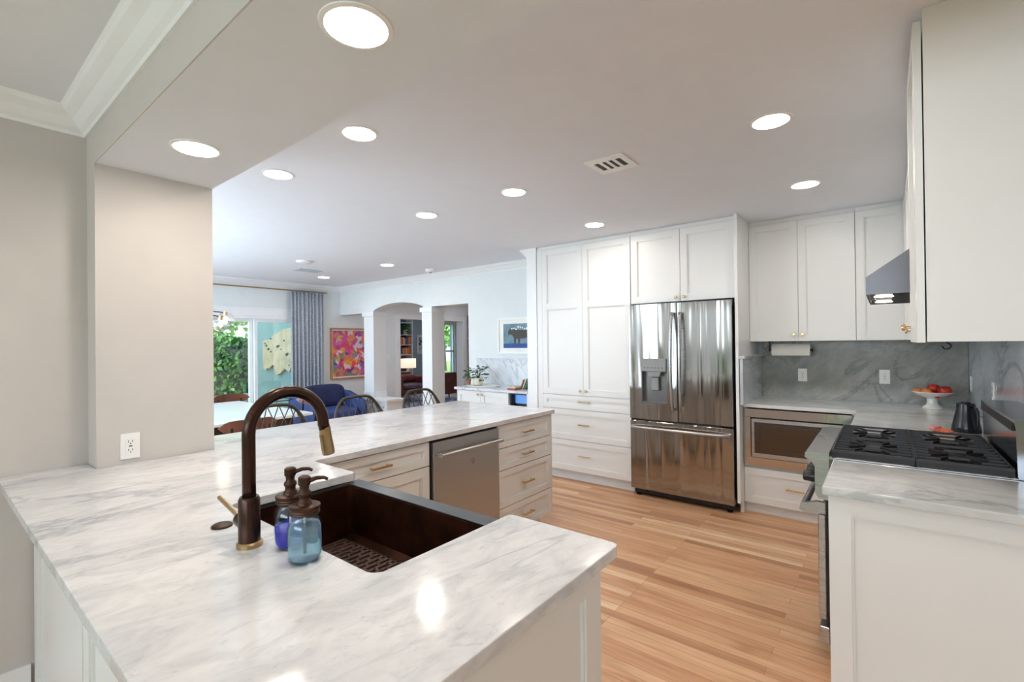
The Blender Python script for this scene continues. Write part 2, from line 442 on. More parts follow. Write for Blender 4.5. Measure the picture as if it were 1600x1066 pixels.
def dup(root, loc, label, rz=None, group=None):
    r = root.copy(); COL.objects.link(r); r.location = loc
    if rz is not None: r.rotation_euler = (0, 0, rz)
    if label: r['label'] = label
    if group: r['group'] = group
    for ch in list(root.children):
        c = ch.copy(); COL.objects.link(c); c.parent = r
        for g in list(ch.children):
            d = g.copy(); COL.objects.link(d); d.parent = c
    return r
#SETTING
# ---------------------------------------------------------------- the setting
CZ = 2.49
fl = MB(); fl.box(-8.0, 3.7, -4.2, 12, -0.1, 0); struct(fl.build('floor', 'oak_floor'))
fl = MB(); fl.box(-11.2, -8.0, 4.7, 12, -0.1, 0); struct(fl.build('floor', 'oak_floor'))
def slab(name, m, *boxes, bev=0.0):
    b = MB()
    for q in boxes: b.box(*q, bev=bev)
    return struct(b.build(name, m))
slab('ceiling', 'ceiling_paint', (-8.0, 0.70, 0.95, 5.06, CZ, CZ + 0.1), (-8.0, -2.85, -0.2, 0.95, CZ, CZ + 0.1), (0.70, 3.7, 0.95, 2.45, CZ, CZ + 0.1))
slab('ceiling', 'ceiling_paint', (-2.9, 3.7, -4.2, 0.49, CZ, CZ + 0.1))
slab('ceiling', 'ceiling_paint', (-8.0, -2.9, 5.06, 9.0, CZ, CZ + 0.1))
slab('ceiling', 'ceiling_paint', (-11.2, -8.0, 4.7, 12, 2.6, 2.7))
slab('ceiling', 'ceiling_paint', (-2.70, 3.7, 0.4945, 0.95, 2.25, 2.6)); slab('wall_header', 'wall_paint', (-2.70, 3.55, 0.490, 0.494, 2.25, CZ))
#           # dropped header
slab('wall_left', 'wall_paint', (-2.97, -2.85, -4.2, -3.7, 0, CZ), (-2.97, -2.85, -0.55, 0.49, 0, CZ), (-2.97, -2.85, -3.7, -0.55, 2.15, CZ), (-2.97, -2.85, -3.7, -0.55, 0, 0.1),
     (-2.97, -2.85, -3.05, -2.85, 0.1, 2.15), (-2.97, -2.85, -2.2, -2.0, 0.1, 2.15), (-2.97, -2.85, -1.35, -1.15, 0.1, 2.15))
slab('wall_left', 'wall_paint', (-3.0, -2.70, 0.49, 0.95, 0, 2.60))
slab('wall_south', 'wall_paint', (-2.97, -2.4, -4.2, -4.05, 0, CZ), (2.9, 3.7, -4.2, -4.05, 0, CZ), (-2.4, 2.9, -4.2, -4.05, 0, 0.25), (-2.4, 2.9, -4.2, -4.05, 2.35, CZ))
slab('wall_east', 'wall_paint', (3.55, 3.7, -4.05, 2.45, 0, CZ))
slab('wall_right', 'wall_paint_light', (0.52, 0.70, 2.3, 5.0, 0, CZ))
slab('wall_right', 'wall_paint_light', (0.70, 3.55, 2.3, 2.45, 0, CZ))
slab('wall_back', 'wall_paint_light', (-3.0, 0.70, 5.0, 5.06, 0, CZ))
slab('wall_dining', 'wall_paint_light', (-8.0, -7.4, -0.2, -0.05, 0, CZ), (-3.6, -3.0, -0.2, -0.05, 0, CZ), (-7.4, -3.6, -0.2, -0.05, 0, 0.6), (-7.4, -3.6, -0.2, -0.05, 2.3, CZ), (-3.12, -3.0, -0.05, 0.49, 0, CZ))
# west wall with the sliding-door opening and the cased opening to the office
XW = -7.8
slab('wall_west', 'wall_paint_light', (XW - 0.2, XW, -0.05, 1.3, 0, CZ), (XW - 0.2, XW, 1.3, 4.35, 1.92, CZ),
     (XW - 0.2, XW, 4.35, 6.17, 0, CZ), (XW - 0.2, XW, 6.17, 8.0, 1.97, CZ), (XW - 0.2, XW, 8.0, 9.0, 0, CZ), bev=0.0)
slab('wall_hall', 'wall_paint_light', (-8.0, -2.9, 8.85, 9.0, 0, CZ), (-3.0, -2.9, 5.06, 8.85, 0, CZ))
# arch wall
aw = MB(); Y0, Y1 = 4.82, 5.05
aw.box(XW, -7.03, Y0, Y1, 1.99, 2.60)
aw.box(-7.03, -6.79, Y0, Y1, 0, 2.60)
arch = [(-6.79, 2.02)] + [(-6.79 + 1.26 * k / 16, 2.02 + 0.10 * math.sin(PI * k / 16) ** 0.75) for k in range(1, 16)] + [(-5.53, 2.02), (-5.53, 2.60), (-6.79, 2.60)]
aw.prism(arch, Y0, Y1, 'y')
aw.box(-5.53, -5.34, Y0, Y1, 0, 2.60)
aw.box(-5.34, -4.58, Y0, Y1, 2.01, 2.60)
aw.box(-4.58, -3.0, Y0, Y1, 0, 2.60)
struct(aw.build('wall_north', 'wall_paint_light'))
slab('trim_1', 'trim_white', (-7.045, -6.775, Y0 - 0.012, Y1 + 0.012, 0.62, 1.93), (-7.07, -6.75, Y0 - 0.035, Y1 + 0.035, 1.93, 2.0))
slab('trim_2', 'trim_white', (-5.545, -5.325, Y0 - 0.012, Y1 + 0.012, 0.12, 1.93), (-5.57, -5.30, Y0 - 0.035, Y1 + 0.035, 1.93, 2.0), (-5.56, -5.31, Y0 - 0.025, Y1 + 0.025, 0, 0.16))
slab('trim_3', 'trim_white', (-7.06, -6.42, Y0 - 0.015, Y1 + 0.07, 0, 0.505), (-7.10, -6.38, Y0 - 0.05, Y1 + 0.1, 0.505, 0.535), (-7.06, -6.765, Y0 - 0.02, Y1 + 0.02, 0.535, 0.645),
     (-6.98, -6.50, Y0 - 0.024, Y0 - 0.015, 0.40, 0.42), (-6.98, -6.96, Y0 - 0.024, Y0 - 0.015, 0.12, 0.42), (-6.52, -6.50, Y0 - 0.024, Y0 - 0.015, 0.12, 0.42))
# end panel of the tall cabinets facing the dining room
slab('wall_pantry', 'trim_white', (-3.13, -3.0, 4.24, 4.82, 0, CZ))
# office shell
slab('wall_office', 'office_paint', (-11.2, -11.0, 4.9, 9.95, 0, 2.6), (-11.2, -11.0, 9.95, 10.9, 0, 0.5), (-11.2, -11.0, 9.95, 10.9, 2.08, 2.6), (-11.2, -11.0, 10.9, 12, 0, 2.6),
     (-11.2, -8.0, 11.85, 12, 0, 2.6), (-11.0, -8.0, 4.84, 4.9, 0, 2.6))
slab('wall_office', 'wall_paint_light', (-8.0, -7.9, 9.0, 11.85, 0, 2.6))
slab('wall_exterior', 'teal_stucco', (-11.3, -8.0, 4.70, 4.84, -0.1, 3.1))
# crown mouldings
def crown(p, q, n, z=CZ, s=0.095, name='trim_4', cut=(0, 0)):
    """profile against a wall from p to q; n = unit normal into the room; cut = mitre run at each end"""
    b = MB(); t = bmesh.new()
    prof = [(0, 0), (0, -s), (0.010, -s), (0.014, -s * 0.86), (0.030, -s * 0.74), (0.055, -s * 0.42), (0.085, -s * 0.2), (0.092, -s * 0.08), (0.10, 0)]
    P, Q = Vector((*p, z)), Vector((*q, z)); N = Vector((*n, 0)); D = (Q - P).normalized()
    A = [t.verts.new(P + N * d + Vector((0, 0, h)) + D * cut[0] * d) for d, h in prof]
    B = [t.verts.new(Q + N * d + Vector((0, 0, h)) - D * cut[1] * d) for d, h in prof]
    for i in range(len(prof)):
        j = (i + 1) % len(prof); t.faces.new((A[i], A[j], B[j], B[i]))
    t.faces.new(A); t.faces.new(B[::-1]); bmesh.ops.recalc_face_normals(t, faces=t.faces[:])
    b._add(t); return struct(b.build(name, 'trim_white'))
crown((-2.85, -4.05), (-2.85, 0.49), (1, 0), cut=(0, 1))
crown((-2.85, 0.49), (3.55, 0.49), (0, -1), cut=(1, 0), name='trim_5')
crown((XW, -0.05), (XW, 4.82), (1, 0), cut=(0, 1), name='trim_6')
crown((XW, 4.82), (-3.13, 4.82), (0, -1), cut=(1, 0), name='trim_7')
crown((-3.13, 4.82), (-3.13, 4.24), (-1, 0), cut=(0, 0), name='trim_8')
# baseboards
slab('baseboard_left', 'trim_white', (-2.85, -2.835, -4.05, 0.30, 0, 0.11), (-2.835, -2.825, -4.05, 0.30, 0, 0.03))
slab('baseboard_west', 'trim_white', (XW, XW + 0.015, 4.36, 6.06, 0, 0.13))
slab('baseboard_north', 'trim_white', (-4.58, -4.25, Y0 - 0.015, Y0, 0, 0.13))
# casing of the opening to the office
slab('trim_9', 'trim_white', (XW, XW + 0.02, 6.07, 6.17, 0, 2.06), (XW, XW + 0.02, 8.0, 8.1, 0, 2.06), (XW, XW + 0.024, 6.05, 8.12, 1.97, 2.07))
# sliding patio door
d1 = MB()
d1.box(XW - 0.03, XW + 0.025, 1.2, 4.42, 1.92, 2.04); d1.box(XW - 0.03, XW + 0.03, 1.2, 4.45, 2.03, 2.055)
d1.box(XW - 0.16, XW + 0.01, 1.3, 4.35, 1.875, 1.92); d1.box(XW - 0.16, XW + 0.02, 1.3, 4.35, 0, 0.04); d1.box(XW - 0.16, XW + 0.02, 4.28, 4.42, 0.04, 1.92); d1.box(XW - 0.16, XW + 0.02, 1.2, 1.33, 0.04, 1.92)
door1 = struct(d1.build('door_1', 'trim_white'))
for (a, c, xx) in ((1.33, 3.335, -0.11), (3.335, 4.30, -0.05)):
    s_ = MB()
    s_.box(XW + xx - 0.02, XW + xx + 0.02, a, a + 0.05, 0.04, 1.875, bev=0.003); s_.box(XW + xx - 0.02, XW + xx + 0.02, c - 0.055, c, 0.04, 1.875, bev=0.003)
    s_.box(XW + xx - 0.02, XW + xx + 0.02, a + 0.05, c - 0.055, 0.04, 0.14); s_.box(XW + xx - 0.02, XW + xx + 0.02, a + 0.05, c - 0.055, 1.83, 1.875)
    so = s_.build('door_sash', 'trim_white', door1)
    g = MB(); g.box(XW + xx - 0.003, XW + xx + 0.003, a + 0.05, c - 0.055, 0.14, 1.83); g.build('pane', 'window_glass', so)
# office window
w1 = MB(); x = -11.0
w1.box(x - 0.1, x + 0.03, 9.87, 9.95, 0.42, 2.16); w1.box(x - 0.1, x + 0.03, 10.9, 10.98, 0.42, 2.16); w1.box(x - 0.1, x + 0.03, 9.95, 10.9, 2.08, 2.16); w1.box(x - 0.1, x + 0.06, 9.95, 10.9, 0.44, 0.5)
w1.box(x - 0.08, x - 0.02, 9.95, 10.9, 1.19, 1.25); w1.box(x - 0.08, x - 0.02, 9.95, 9.99, 0.5, 2.08); w1.box(x - 0.08, x - 0.02, 10.86, 10.9, 0.5, 2.08)
win1 = struct(w1.build('window_1', 'trim_white'))
g = MB(); g.box(x - 0.055, x - 0.045, 9.99, 10.86, 0.5, 2.08); g.build('pane', 'window_glass', win1)
# big unseen window added behind the viewer, for daylight and steel reflections
w2 = MB()
for xx in (-2.4, -0.66, 1.1, 2.82): w2.box(xx, xx + 0.08, -4.16, -4.02, 0.25, 2.35)
w2.box(-2.4, 2.9, -4.16, -4.0, 0.21, 0.29); w2.box(-2.4, 2.9, -4.16, -4.0, 2.31, 2.39); w2.box(-2.4, 2.9, -4.14, -4.08, 1.28, 1.33)
win2 = struct(w2.build('window_2', 'trim_white'))
g = MB(); g.box(-2.32, 2.82, -4.115, -4.105, 0.29, 2.31); g.build('pane', 'window_glass', win2)

for k, (a, c) in enumerate(((-3.7, -3.05), (-2.85, -2.2), (-2.0, -1.35), (-1.15, -0.55))):  # unseen windows added in the left wall, for the fridge to reflect
    w = MB(); w.box(-2.96, -2.84, a, a + 0.05, 0.1, 2.15); w.box(-2.96, -2.84, c - 0.05, c, 0.1, 2.15); w.box(-2.96, -2.84, a + 0.05, c - 0.05, 0.1, 0.16); w.box(-2.96, -2.84, a + 0.05, c - 0.05, 2.09, 2.15); w.box(-2.94, -2.88, a + 0.05, c - 0.05, 1.1, 1.14)
    wo = struct(w.build('window_%d' % (4 + k), 'trim_white')); g = MB(); g.box(-2.915, -2.905, a + 0.05, c - 0.05, 0.16, 2.09); g.build('pane', 'window_glass', wo)
w3 = MB()  # unseen window, added to bring light into the dining room
for xx in (-7.4, -5.54, -3.68): w3.box(xx, xx + 0.08, -0.16, -0.06, 0.6, 2.3)
w3.box(-7.4, -3.6, -0.16, -0.05, 0.56, 0.64); w3.box(-7.4, -3.6, -0.16, -0.05, 2.26, 2.34)
win3 = struct(w3.build('window_3', 'trim_white'))
g = MB(); g.box(-7.32, -3.68, -0.115, -0.105, 0.64, 2.26); g.build('pane', 'window_glass', win3)
# ---------------------------------------------------------------- outdoors
pt = MB(); pt.box(-13.4, -8.0, -4, 4.7, -0.14, -0.04); tag(pt.build('patio_paving', 'brick_patio'), 'brick coloured patio floor outside the sliding glass door', 'patio')['kind'] = 'structure'
gr = MB(); gr.box(-34, -13.4, -6, 4.7, -0.16, -0.06); gr.box(-34, -11.2, 4.7, 30, -0.16, -0.06); gr.box(-12, 14, -14, -4.2, -0.16, -0.06)  # last box is unseen lawn added behind the viewer
tag(gr.build('lawn', 'lawn'), 'sunny green lawn beyond the office window', 'lawn')['kind'] = 'structure'
def leaf_mass(name, box, n, size, m, core=True, core_m='hedge_core', dens_surface=True):
    b = MB(); x0, x1, y0, y1, z0, z1 = box
    rnd = random.Random(hash(name) % 1000 + n)
    rnd = random.Random(n)
    for k in range(n):
        f = rnd.random()
        p = Vector((rnd.uniform(x0, x1), rnd.uniform(y0, y1), rnd.uniform(z0, z1)))
        if dens_surface:
            ax = rnd.choice((0, 0, 0, 1, 2, 2))
            if ax == 0: p.x = rnd.choice((x0, x1)) + rnd.gauss(0, 0.06)
            elif ax == 1: p.y = rnd.choice((y0, y1)) + rnd.gauss(0, 0.06)
            else: p.z = z1 + rnd.gauss(0, 0.06)
        u = Vector((rnd.gauss(0, 1), rnd.gauss(0, 1), rnd.gauss(0, 1))).normalized(); v = u.orthogonal().normalized()
        s = size * rnd.uniform(0.6, 1.3)
        b.quad(p - u * s, p - v * s * 0.5, p + u * s, p + v * s * 0.5)
    return b
hb = leaf_mass('hedge', (-13.3, -12.3, 1.5, 7.6, 0.0, 1.55), 13000, 0.075, 'hedge_leaf')
hedge = thing('hedge', (-12.8, 4.5, 0), 'dense green clipped hedge beyond the patio outside the glass door', 'hedge')
hb.build('foliage', 'hedge_leaf', hedge)
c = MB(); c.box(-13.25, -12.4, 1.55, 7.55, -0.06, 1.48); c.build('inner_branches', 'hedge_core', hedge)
def tree(loc, h, r, label, n=2600, group='trees beyond the hedge'):
    t = thing('tree', loc, label, 'tree', group)
    b = MB(); b.tube([(loc[0], loc[1], loc[2] + h * k / 6) for k in range(6)], [0.16 - 0.02 * k for k in range(6)], 8); b.build('trunk', 'wood_dark', t, True)
    b = MB(); rnd = random.Random(int(h * 100) + int(r * 10))
    for k in range(n):
        d = Vector((rnd.gauss(0, 1), rnd.gauss(0, 1), rnd.gauss(0, 1))).normalized() * r * rnd.uniform(0.35, 1.0)
        p = Vector((loc[0] + d.x, loc[1] + d.y, loc[2] + h + d.z * 0.8))
        u = Vector((rnd.gauss(0, 1), rnd.gauss(0, 1), rnd.gauss(0, 1))).normalized(); v = u.orthogonal().normalized(); s = 0.13 * rnd.uniform(0.6, 1.3)
        b.quad(p - u * s, p - v * s * 0.55, p + u * s, p + v * s * 0.55)
    b.build('crown', 'tree_leaf', t)
tree((-17.5, 5.6, -0.1), 2.7, 1.5, 'light green leafy tree above the clipped hedge, seen through the patio door', 2400)
tree((-19.5, 9.6, -0.1), 3.0, 1.8, 'light green leafy tree above the hedge, right one of those seen through the patio door', 2600)
tree((-24.5, 8.9, -0.1), 4.2, 2.3, 'taller light green tree behind the other trees seen through the patio door', 2600)
tree((-22.5, 20.5, -0.1), 2.8, 2.0, 'pale green leafy tree farther back outside the office window', 1500, 'trees outside the office window')
tree((-19.5, 18.5, -0.1), 2.6, 1.7, 'pale green leafy tree outside the office window', 1500, 'trees outside the office window')
# greenery added behind and beside the viewer, for the steel to reflect
hb = leaf_mass('hedge2', (-4, 4.5, -7.2, -6.4, 0.0, 1.9), 4200, 0.14, 'tree_leaf')
hd2 = thing('hedge', (0.2, -6.8, 0), 'tall green hedge added behind the viewer for the steel to reflect', 'hedge')
hb.build('foliage', 'tree_leaf', hd2); c = MB(); c.box(-3.9, 4.4, -7.1, -6.5, -0.06, 1.85); c.build('inner_branches', 'hedge_leaf', hd2)
hb = leaf_mass('hedge3', (-7.6, -6.8, -6.0, -0.6, 0.0, 2.3), 4200, 0.14, 'tree_leaf')
hd3 = thing('hedge', (-7.2, -3.3, 0), 'tall green hedge added in the side garden, seen only in reflections', 'hedge')
hb.build('foliage', 'tree_leaf', hd3); c = MB(); c.box(-7.5, -6.9, -5.9, -0.7, -0.06, 2.25); c.build('inner_branches', 'hedge_leaf', hd3)
gg = MB(); gg.box(-7.9, -2.97, -8, -0.25, -0.1, -0.05); struct(gg.build('added_side_lawn', 'lawn'))  # unseen lawn added beside the house, for reflections
# teal wall sculpture
sc = MB()
pts = [(-10.50, 1.30), (-10.50, 1.55), (-10.40, 1.57), (-10.30, 1.555), (-10.10, 1.62), (-9.95, 1.70), (-9.80, 1.72), (-9.60, 1.78), (-9.30, 1.80), (-9.1, 1.65), (-9.05, 1.3), (-9.2, 1.1), (-9.35, 0.92),
       (-9.55, 0.98), (-9.72, 0.88), (-9.90, 0.84), (-10.0, 0.98), (-10.12, 1.02), (-10.2, 0.97), (-10.30, 0.98), (-10.38, 0.93), (-10.48, 0.96), (-10.51, 1.1)]
sc.prism(pts, 4.64, 4.695, 'y', bev=0.008)
scu = thing('wall_sculpture', (-9.8, 4.67, 0.85), 'ragged flat cream gold sculpture mounted on the teal outside wall', 'sculpture')
sc.build('plate', 'gold_coral', scu)
rnd = random.Random(3)
for k in range(13):
    px, pz = rnd.uniform(-10.4, -9.2), rnd.uniform(1.0, 1.6)
    hs = MB(Matrix.Translation((px, 0, pz)) @ Matrix.Diagonal((1.5, 1, 0.8, 1)) @ Matrix.Translation((-px, 0, -pz)))
    hs.cyl((px, 4.634, pz), (px, 4.642, pz), rnd.uniform(0.014, 0.034), 9); hs.build('hole', 'slot_dark', scu)
oc = thing('patio_chair', (-9.4, 3.4, -0.04), 'grey green cushioned patio chair outside the glass door', 'chair')
b = MB(); b.pillow(-9.3, -9.16, 3.38, 3.95, 0.25, 0.58); b.build('backrest', 'outdoor_cushion', oc, 'all')
b = MB(); b.pillow(-9.75, -9.2, 3.40, 3.93, 0.22, 0.36); b.build('seat', 'outdoor_cushion', oc, 'all')
for sx in (-9.7, -9.2):
    for sy in (3.43, 3.9): b = MB(); b.cyl((sx, sy, -0.04), (sx, sy, 0.25), 0.018, 8); b.build('leg', 'black_metal', oc)
#KITCHEN
# ---------------------------------------------------------------- cabinet joinery
def front(b, u0, u1, z0, z1, rail=0.055, mid=(), t=0.02):
    """shaker front in local frame: x = across, y = depth (0 = face), z = up; returns one mesh worth of shapes"""
    g = 0.0015; u0 += g; u1 -= g; z0 += g; z1 -= g
    b.box(u0, u0 + rail, 0, t, z0, z1); b.box(u1 - rail, u1, 0, t, z0, z1)
    zs = [z0 + rail] + [q for m in mid for q in (m - rail / 2, m + rail / 2)] + [z1 - rail]
    b.box(u0 + rail, u1 - rail, 0, t, z0, z0 + rail); b.box(u0 + rail, u1 - rail, 0, t, z1 - rail, z1)
    for m in mid: b.box(u0 + rail, u1 - rail, 0, t, m - rail / 2, m + rail / 2)
    for a, c in zip(zs[::2], zs[1::2]):
        b.box(u0 + rail, u1 - rail, 0.0135, t, a, c)
        e = 0.007     # small chamfer strips round the recessed field
        for (p0, p1, q0, q1) in ((u0 + rail, u1 - rail, a, a + e), (u0 + rail, u1 - rail, c - e, c)):
            b.box(p0, p1, 0.0055, 0.014, q0, q1)
        b.box(u0 + rail, u0 + rail + e, 0.0055, 0.014, a + e, c - e); b.box(u1 - rail - e, u1 - rail, 0.0055, 0.014, a + e, c - e)
    return b
def pull(Mx, u, z, parent, L=0.13, m='brass'):
    b = MB(Mx); b.box(u - L / 2, u + L / 2, -0.034, -0.024, z - 0.006, z + 0.006, bev=0.0015)
    for s in (-1, 1): b.box(u + s * (L / 2 - 0.015) - 0.005, u + s * (L / 2 - 0.015) + 0.005, -0.026, 0, z - 0.005, z + 0.005)
    return b.build('handle', m, parent)
def knob(Mx, u, z, parent):
    b = MB(Mx @ Matrix.Translation((u, 0, z)) @ Matrix.Rotation(PI / 2, 4, 'X'))
    b.lathe([(0.005, 0), (0.0045, 0.014), (0.012, 0.018), (0.0135, 0.024), (0.010, 0.029)], seg=16)
    return b.build('knob', 'brass', parent, True)
def leaf(Mx, name, parent, *a, **k):
    return front(MB(Mx), *a, **k).build(name, 'cabinet_white', parent)

# ---- peninsula: sink base, corner cabinet, dishwasher, four-drawer cabinet
sb = thing('sink_cabinet', (-1.7, 0.7, 0), 'long white panelled base cabinet under the sink at the near end of the peninsula', 'cabinet')
b = MB(); b.box(-2.845, -1.74, 0.33, 0.486, 0.0, 0.884); b.box(-2.69, -1.74, 0.486, 1.07, 0.0, 0.884); b.box(-1.74, -0.895, 0.33, 1.07, 0.0, 0.62); b.box(-1.74, -0.895, 0.33, 0.62, 0.6, 0.884); b.box(-0.895, -0.605, 0.33, 1.07, 0.0, 0.884); b.box(-2.6, -0.66, 1.07, 1.09, 0.1, 0.60)
b.build('body', 'cabinet_white', sb)
Mx = frame((0, 0.31, 0), 'y-')
for k, (a, c) in enumerate(((-2.83, -1.90), (-1.895, -1.24), (-1.235, -0.585))):
    leaf(Mx, 'back_panel', sb, a, c, 0.0, 0.884, rail=0.075)
Mx = frame((-0.585, 0, 0), 'x+')
leaf(Mx, 'end_panel', sb, 0.331, 1.10, 0.0, 0.884, rail=0.075)
Mx = frame((0, 1.10, 0), 'y+')
leaf(Mx, 'door', sb, 0.895, 1.315, 0.1, 0.635); leaf(Mx, 'door', sb, 1.32, 1.74, 0.1, 0.635)

pc = thing('countertop', (-1.7, 1.1, 0.884), 'long white marble countertop of the peninsula with the sink cut into its front', 'countertop')
poly = [(-2.845, 0.207), (-0.567, 0.207), (-0.552, 0.213), (-0.547, 0.227), (-0.547, 1.115), (-0.553, 1.130), (-0.567, 1.136), (-0.90, 1.136), (-0.912, 1.128), (-0.918, 0.672), (-0.930, 0.655), (-0.948, 0.648),
        (-1.690, 0.648), (-1.708, 0.655), (-1.715, 0.672), (-1.717, 1.115), (-1.728, 1.127), (-2.045, 1.127), (-2.050, 1.135), (-2.048, 3.125), (-2.056, 3.135), (-3.112, 3.135), (-3.115, 3.125), (-3.115, 0.952), (-2.695, 0.952), (-2.695, 0.488), (-2.845, 0.488)]
b = MB(); b.prism(poly, 0.884, 0.914, 'z', bev=0.003); b.build('slab', 'marble_counter', pc)

cc = thing('base_cabinet', (-2.38, 1.5, 0), 'white base cabinet with a drawer over a door, between sink corner and dishwasher', 'cabinet')
b = MB(); b.box(-2.68, -2.10, 1.13, 1.849, 0.1, 0.884); b.box(-2.68, -2.15, 1.13, 1.849, 0, 0.1); b.build('body', 'cabinet_white', cc)
Mx = frame((-2.08, 0, 0), 'x+')
b = MB(Mx); b.box(1.13, 1.21, 0, 0.02, 0.1, 0.884); b.build('filler', 'cabinet_white', cc)
d = leaf(Mx, 'drawer', cc, 1.21, 1.849, 0.735, 0.872, rail=0.04); pull(Mx, 1.50, 0.803, d)
b = MB(Mx); b.box(1.21, 1.849, 0.004, 0.02, 0.872, 0.884); b.build('top_rail', 'cabinet_white', cc)
leaf(Mx, 'door', cc, 1.43, 1.849, 0.10, 0.732); leaf(Mx, 'door', cc, 1.21, 1.43, 0.10, 0.732)

dw = thing('dishwasher', (-2.37, 2.155, 0), 'stainless steel dishwasher built into the peninsula', 'dishwasher')
b = MB(); b.box(-2.66, -2.09, 1.855, 2.455, 0.0, 0.878); b.build('tub', 'black_gap', dw)
b = MB(); b.box(-2.09, -2.055, 1.862, 2.450, 0.11, 0.868, bev=0.004); b.build('door', 'steel_dishwasher', dw)
b = MB(); b.box(-2.14, -2.12, 1.86, 2.45, 0.0, 0.10); b.build('toe_kick', 'black_gap', dw)
h = MB(); h.tube([(-2.005, 1.875 + 0.55 * k / 10, 0.795) for k in range(11)], 0.0125, 12)
for yy in (1.885, 2.415): h.box(-2.056, -2.0, yy - 0.008, yy + 0.008, 0.785, 0.805)
h.build('handle', 'steel', dw, True)
b = MB(); b.lathe([(0.018, 0), (0.018, 0.001)], (0, 0, 0), M=Matrix.Translation((-2.0545, 2.19, 0.70)) @ Matrix.Rotation(PI / 2, 4, 'Y')); b.build('badge', 'steel_polished', dw)

dc = thing('drawer_cabinet', (-2.38, 2.8, 0), 'white four-drawer base cabinet with gold pulls at the far end of the peninsula', 'cabinet')
b = MB(); b.box(-2.68, -2.10, 2.461, 3.11, 0.1, 0.884); b.box(-2.66, -2.15, 2.47, 3.05, 0, 0.1); b.box(-2.68, -2.08, 3.11, 3.128, 0.1, 0.884); b.build('body', 'cabinet_white', dc)
for z0, z1, zp in ((0.715, 0.875, 0.80), (0.562, 0.712, 0.645), (0.302, 0.559, 0.445), (0.10, 0.299, 0.20)):
    d = leaf(Mx, 'drawer', dc, 2.461, 3.108, z0, z1, rail=0.04); pull(Mx, 2.785, (z0 + z1) / 2, d)
bk = MB(); bk.box(-2.705, -2.682, 1.08, 3.13, 0.0, 0.884); bk.build('back_panel', 'cabinet_white', cc)

# ---- farmhouse sink
sk = thing('sink', (-1.317, 0.9, 0.64), 'dark copper farmhouse sink with apron front set in the marble', 'sink')
b = MB(); X0, X1, Y0s, Y1s, zb, zt = -1.735, -0.90, 0.63, 1.152, 0.64, 0.878
b.box(X0, X1, Y0s, Y1s, zb, zb + 0.025)
b.box(X0, X0 + 0.03, Y0s, Y1s, zb, zt - 0.004); b.box(X1 - 0.025, X1, Y0s, Y1s, zb, zt - 0.004); b.box(X0, X1, Y0s, Y0s + 0.03, zb, zt - 0.004); b.box(X0, X1, 1.092, Y1s, zb, zt - 0.004, bev=0.006)
for (cx, cy, sx, sy) in ((X0 + 0.03, Y0s + 0.03, 1, 1), (X0 + 0.03, 1.092, 1, -1), (X1 - 0.025, Y0s + 0.03, -1, 1), (X1 - 0.025, 1.092, -1, -1)):
    r = 0.022; pts = [(cx, cy)] + [(cx + sx * r * (1 - math.sin(a)), cy + sy * r * (1 - math.cos(a))) for a in [PI / 2 * k / 6 for k in range(7)]]
    b.prism(pts, zb + 0.02, zt - 0.004, 'z')
for yy, s in ((Y0s + 0.03, 1), (1.092, -1)):
    b.prism([(yy, zb + 0.025), (yy + s * 0.018, zb + 0.025), (yy, zb + 0.043)], X0 + 0.03, X1 - 0.025, 'x')
b.build('basin', 'copper_sink', sk)
b = MB(); b.box(X0, X1, 1.090, Y1s + 0.001, zt - 0.004, zt, bev=0.0015); b.box(X0, X0 + 0.03, Y0s, 1.090, zt - 0.004, zt); b.box(X1 - 0.025, X1, Y0s, 1.090, zt - 0.004, zt); b.box(X0 + 0.03, X1 - 0.025, Y0s, Y0s + 0.03, zt - 0.004, zt)
b.build('rim', 'sink_rim', sk)
b = MB(); b.lathe([(0.045, 0), (0.045, 0.004), (0.03, 0.002)], (-1.12, 0.86, 0.665)); b.build('drain', 'bronze', sk, True)
mt = MB(); mx0, mx1, my0, my1, mz = -1.695, -1.33, 0.68, 1.06, 0.6655
mt.box(mx0, mx1, my0, my0 + 0.008, mz, mz + 0.006); mt.box(mx0, mx1, my1 - 0.008, my1, mz, mz + 0.006); mt.box(mx0, mx0 + 0.008, my0, my1, mz, mz + 0.006); mt.box(mx1 - 0.008, mx1, my0, my1, mz, mz + 0.006)
nr = 13
for i in range(1, nr):
    xx = mx0 + (mx1 - mx0) * i / nr; mt.box(xx - 0.0055, xx + 0.0055, my0, my1, mz, mz + 0.006)
for i in range(nr):
    xa = mx0 + (mx1 - mx0) * i / nr; xb = mx0 + (mx1 - mx0) * (i + 1) / nr
    for j in range(1, 7):
        yy = my0 + (my1 - my0) * (j + (0.5 if i % 2 else 0)) / 7
        if yy < my1: mt.box(xa, xb, yy - 0.005, yy + 0.005, mz, mz + 0.006)
tag(mt.build('sink_mat', 'rubber_mat'), 'brown slotted rubber mat lying on the bottom of the copper sink', 'mat')

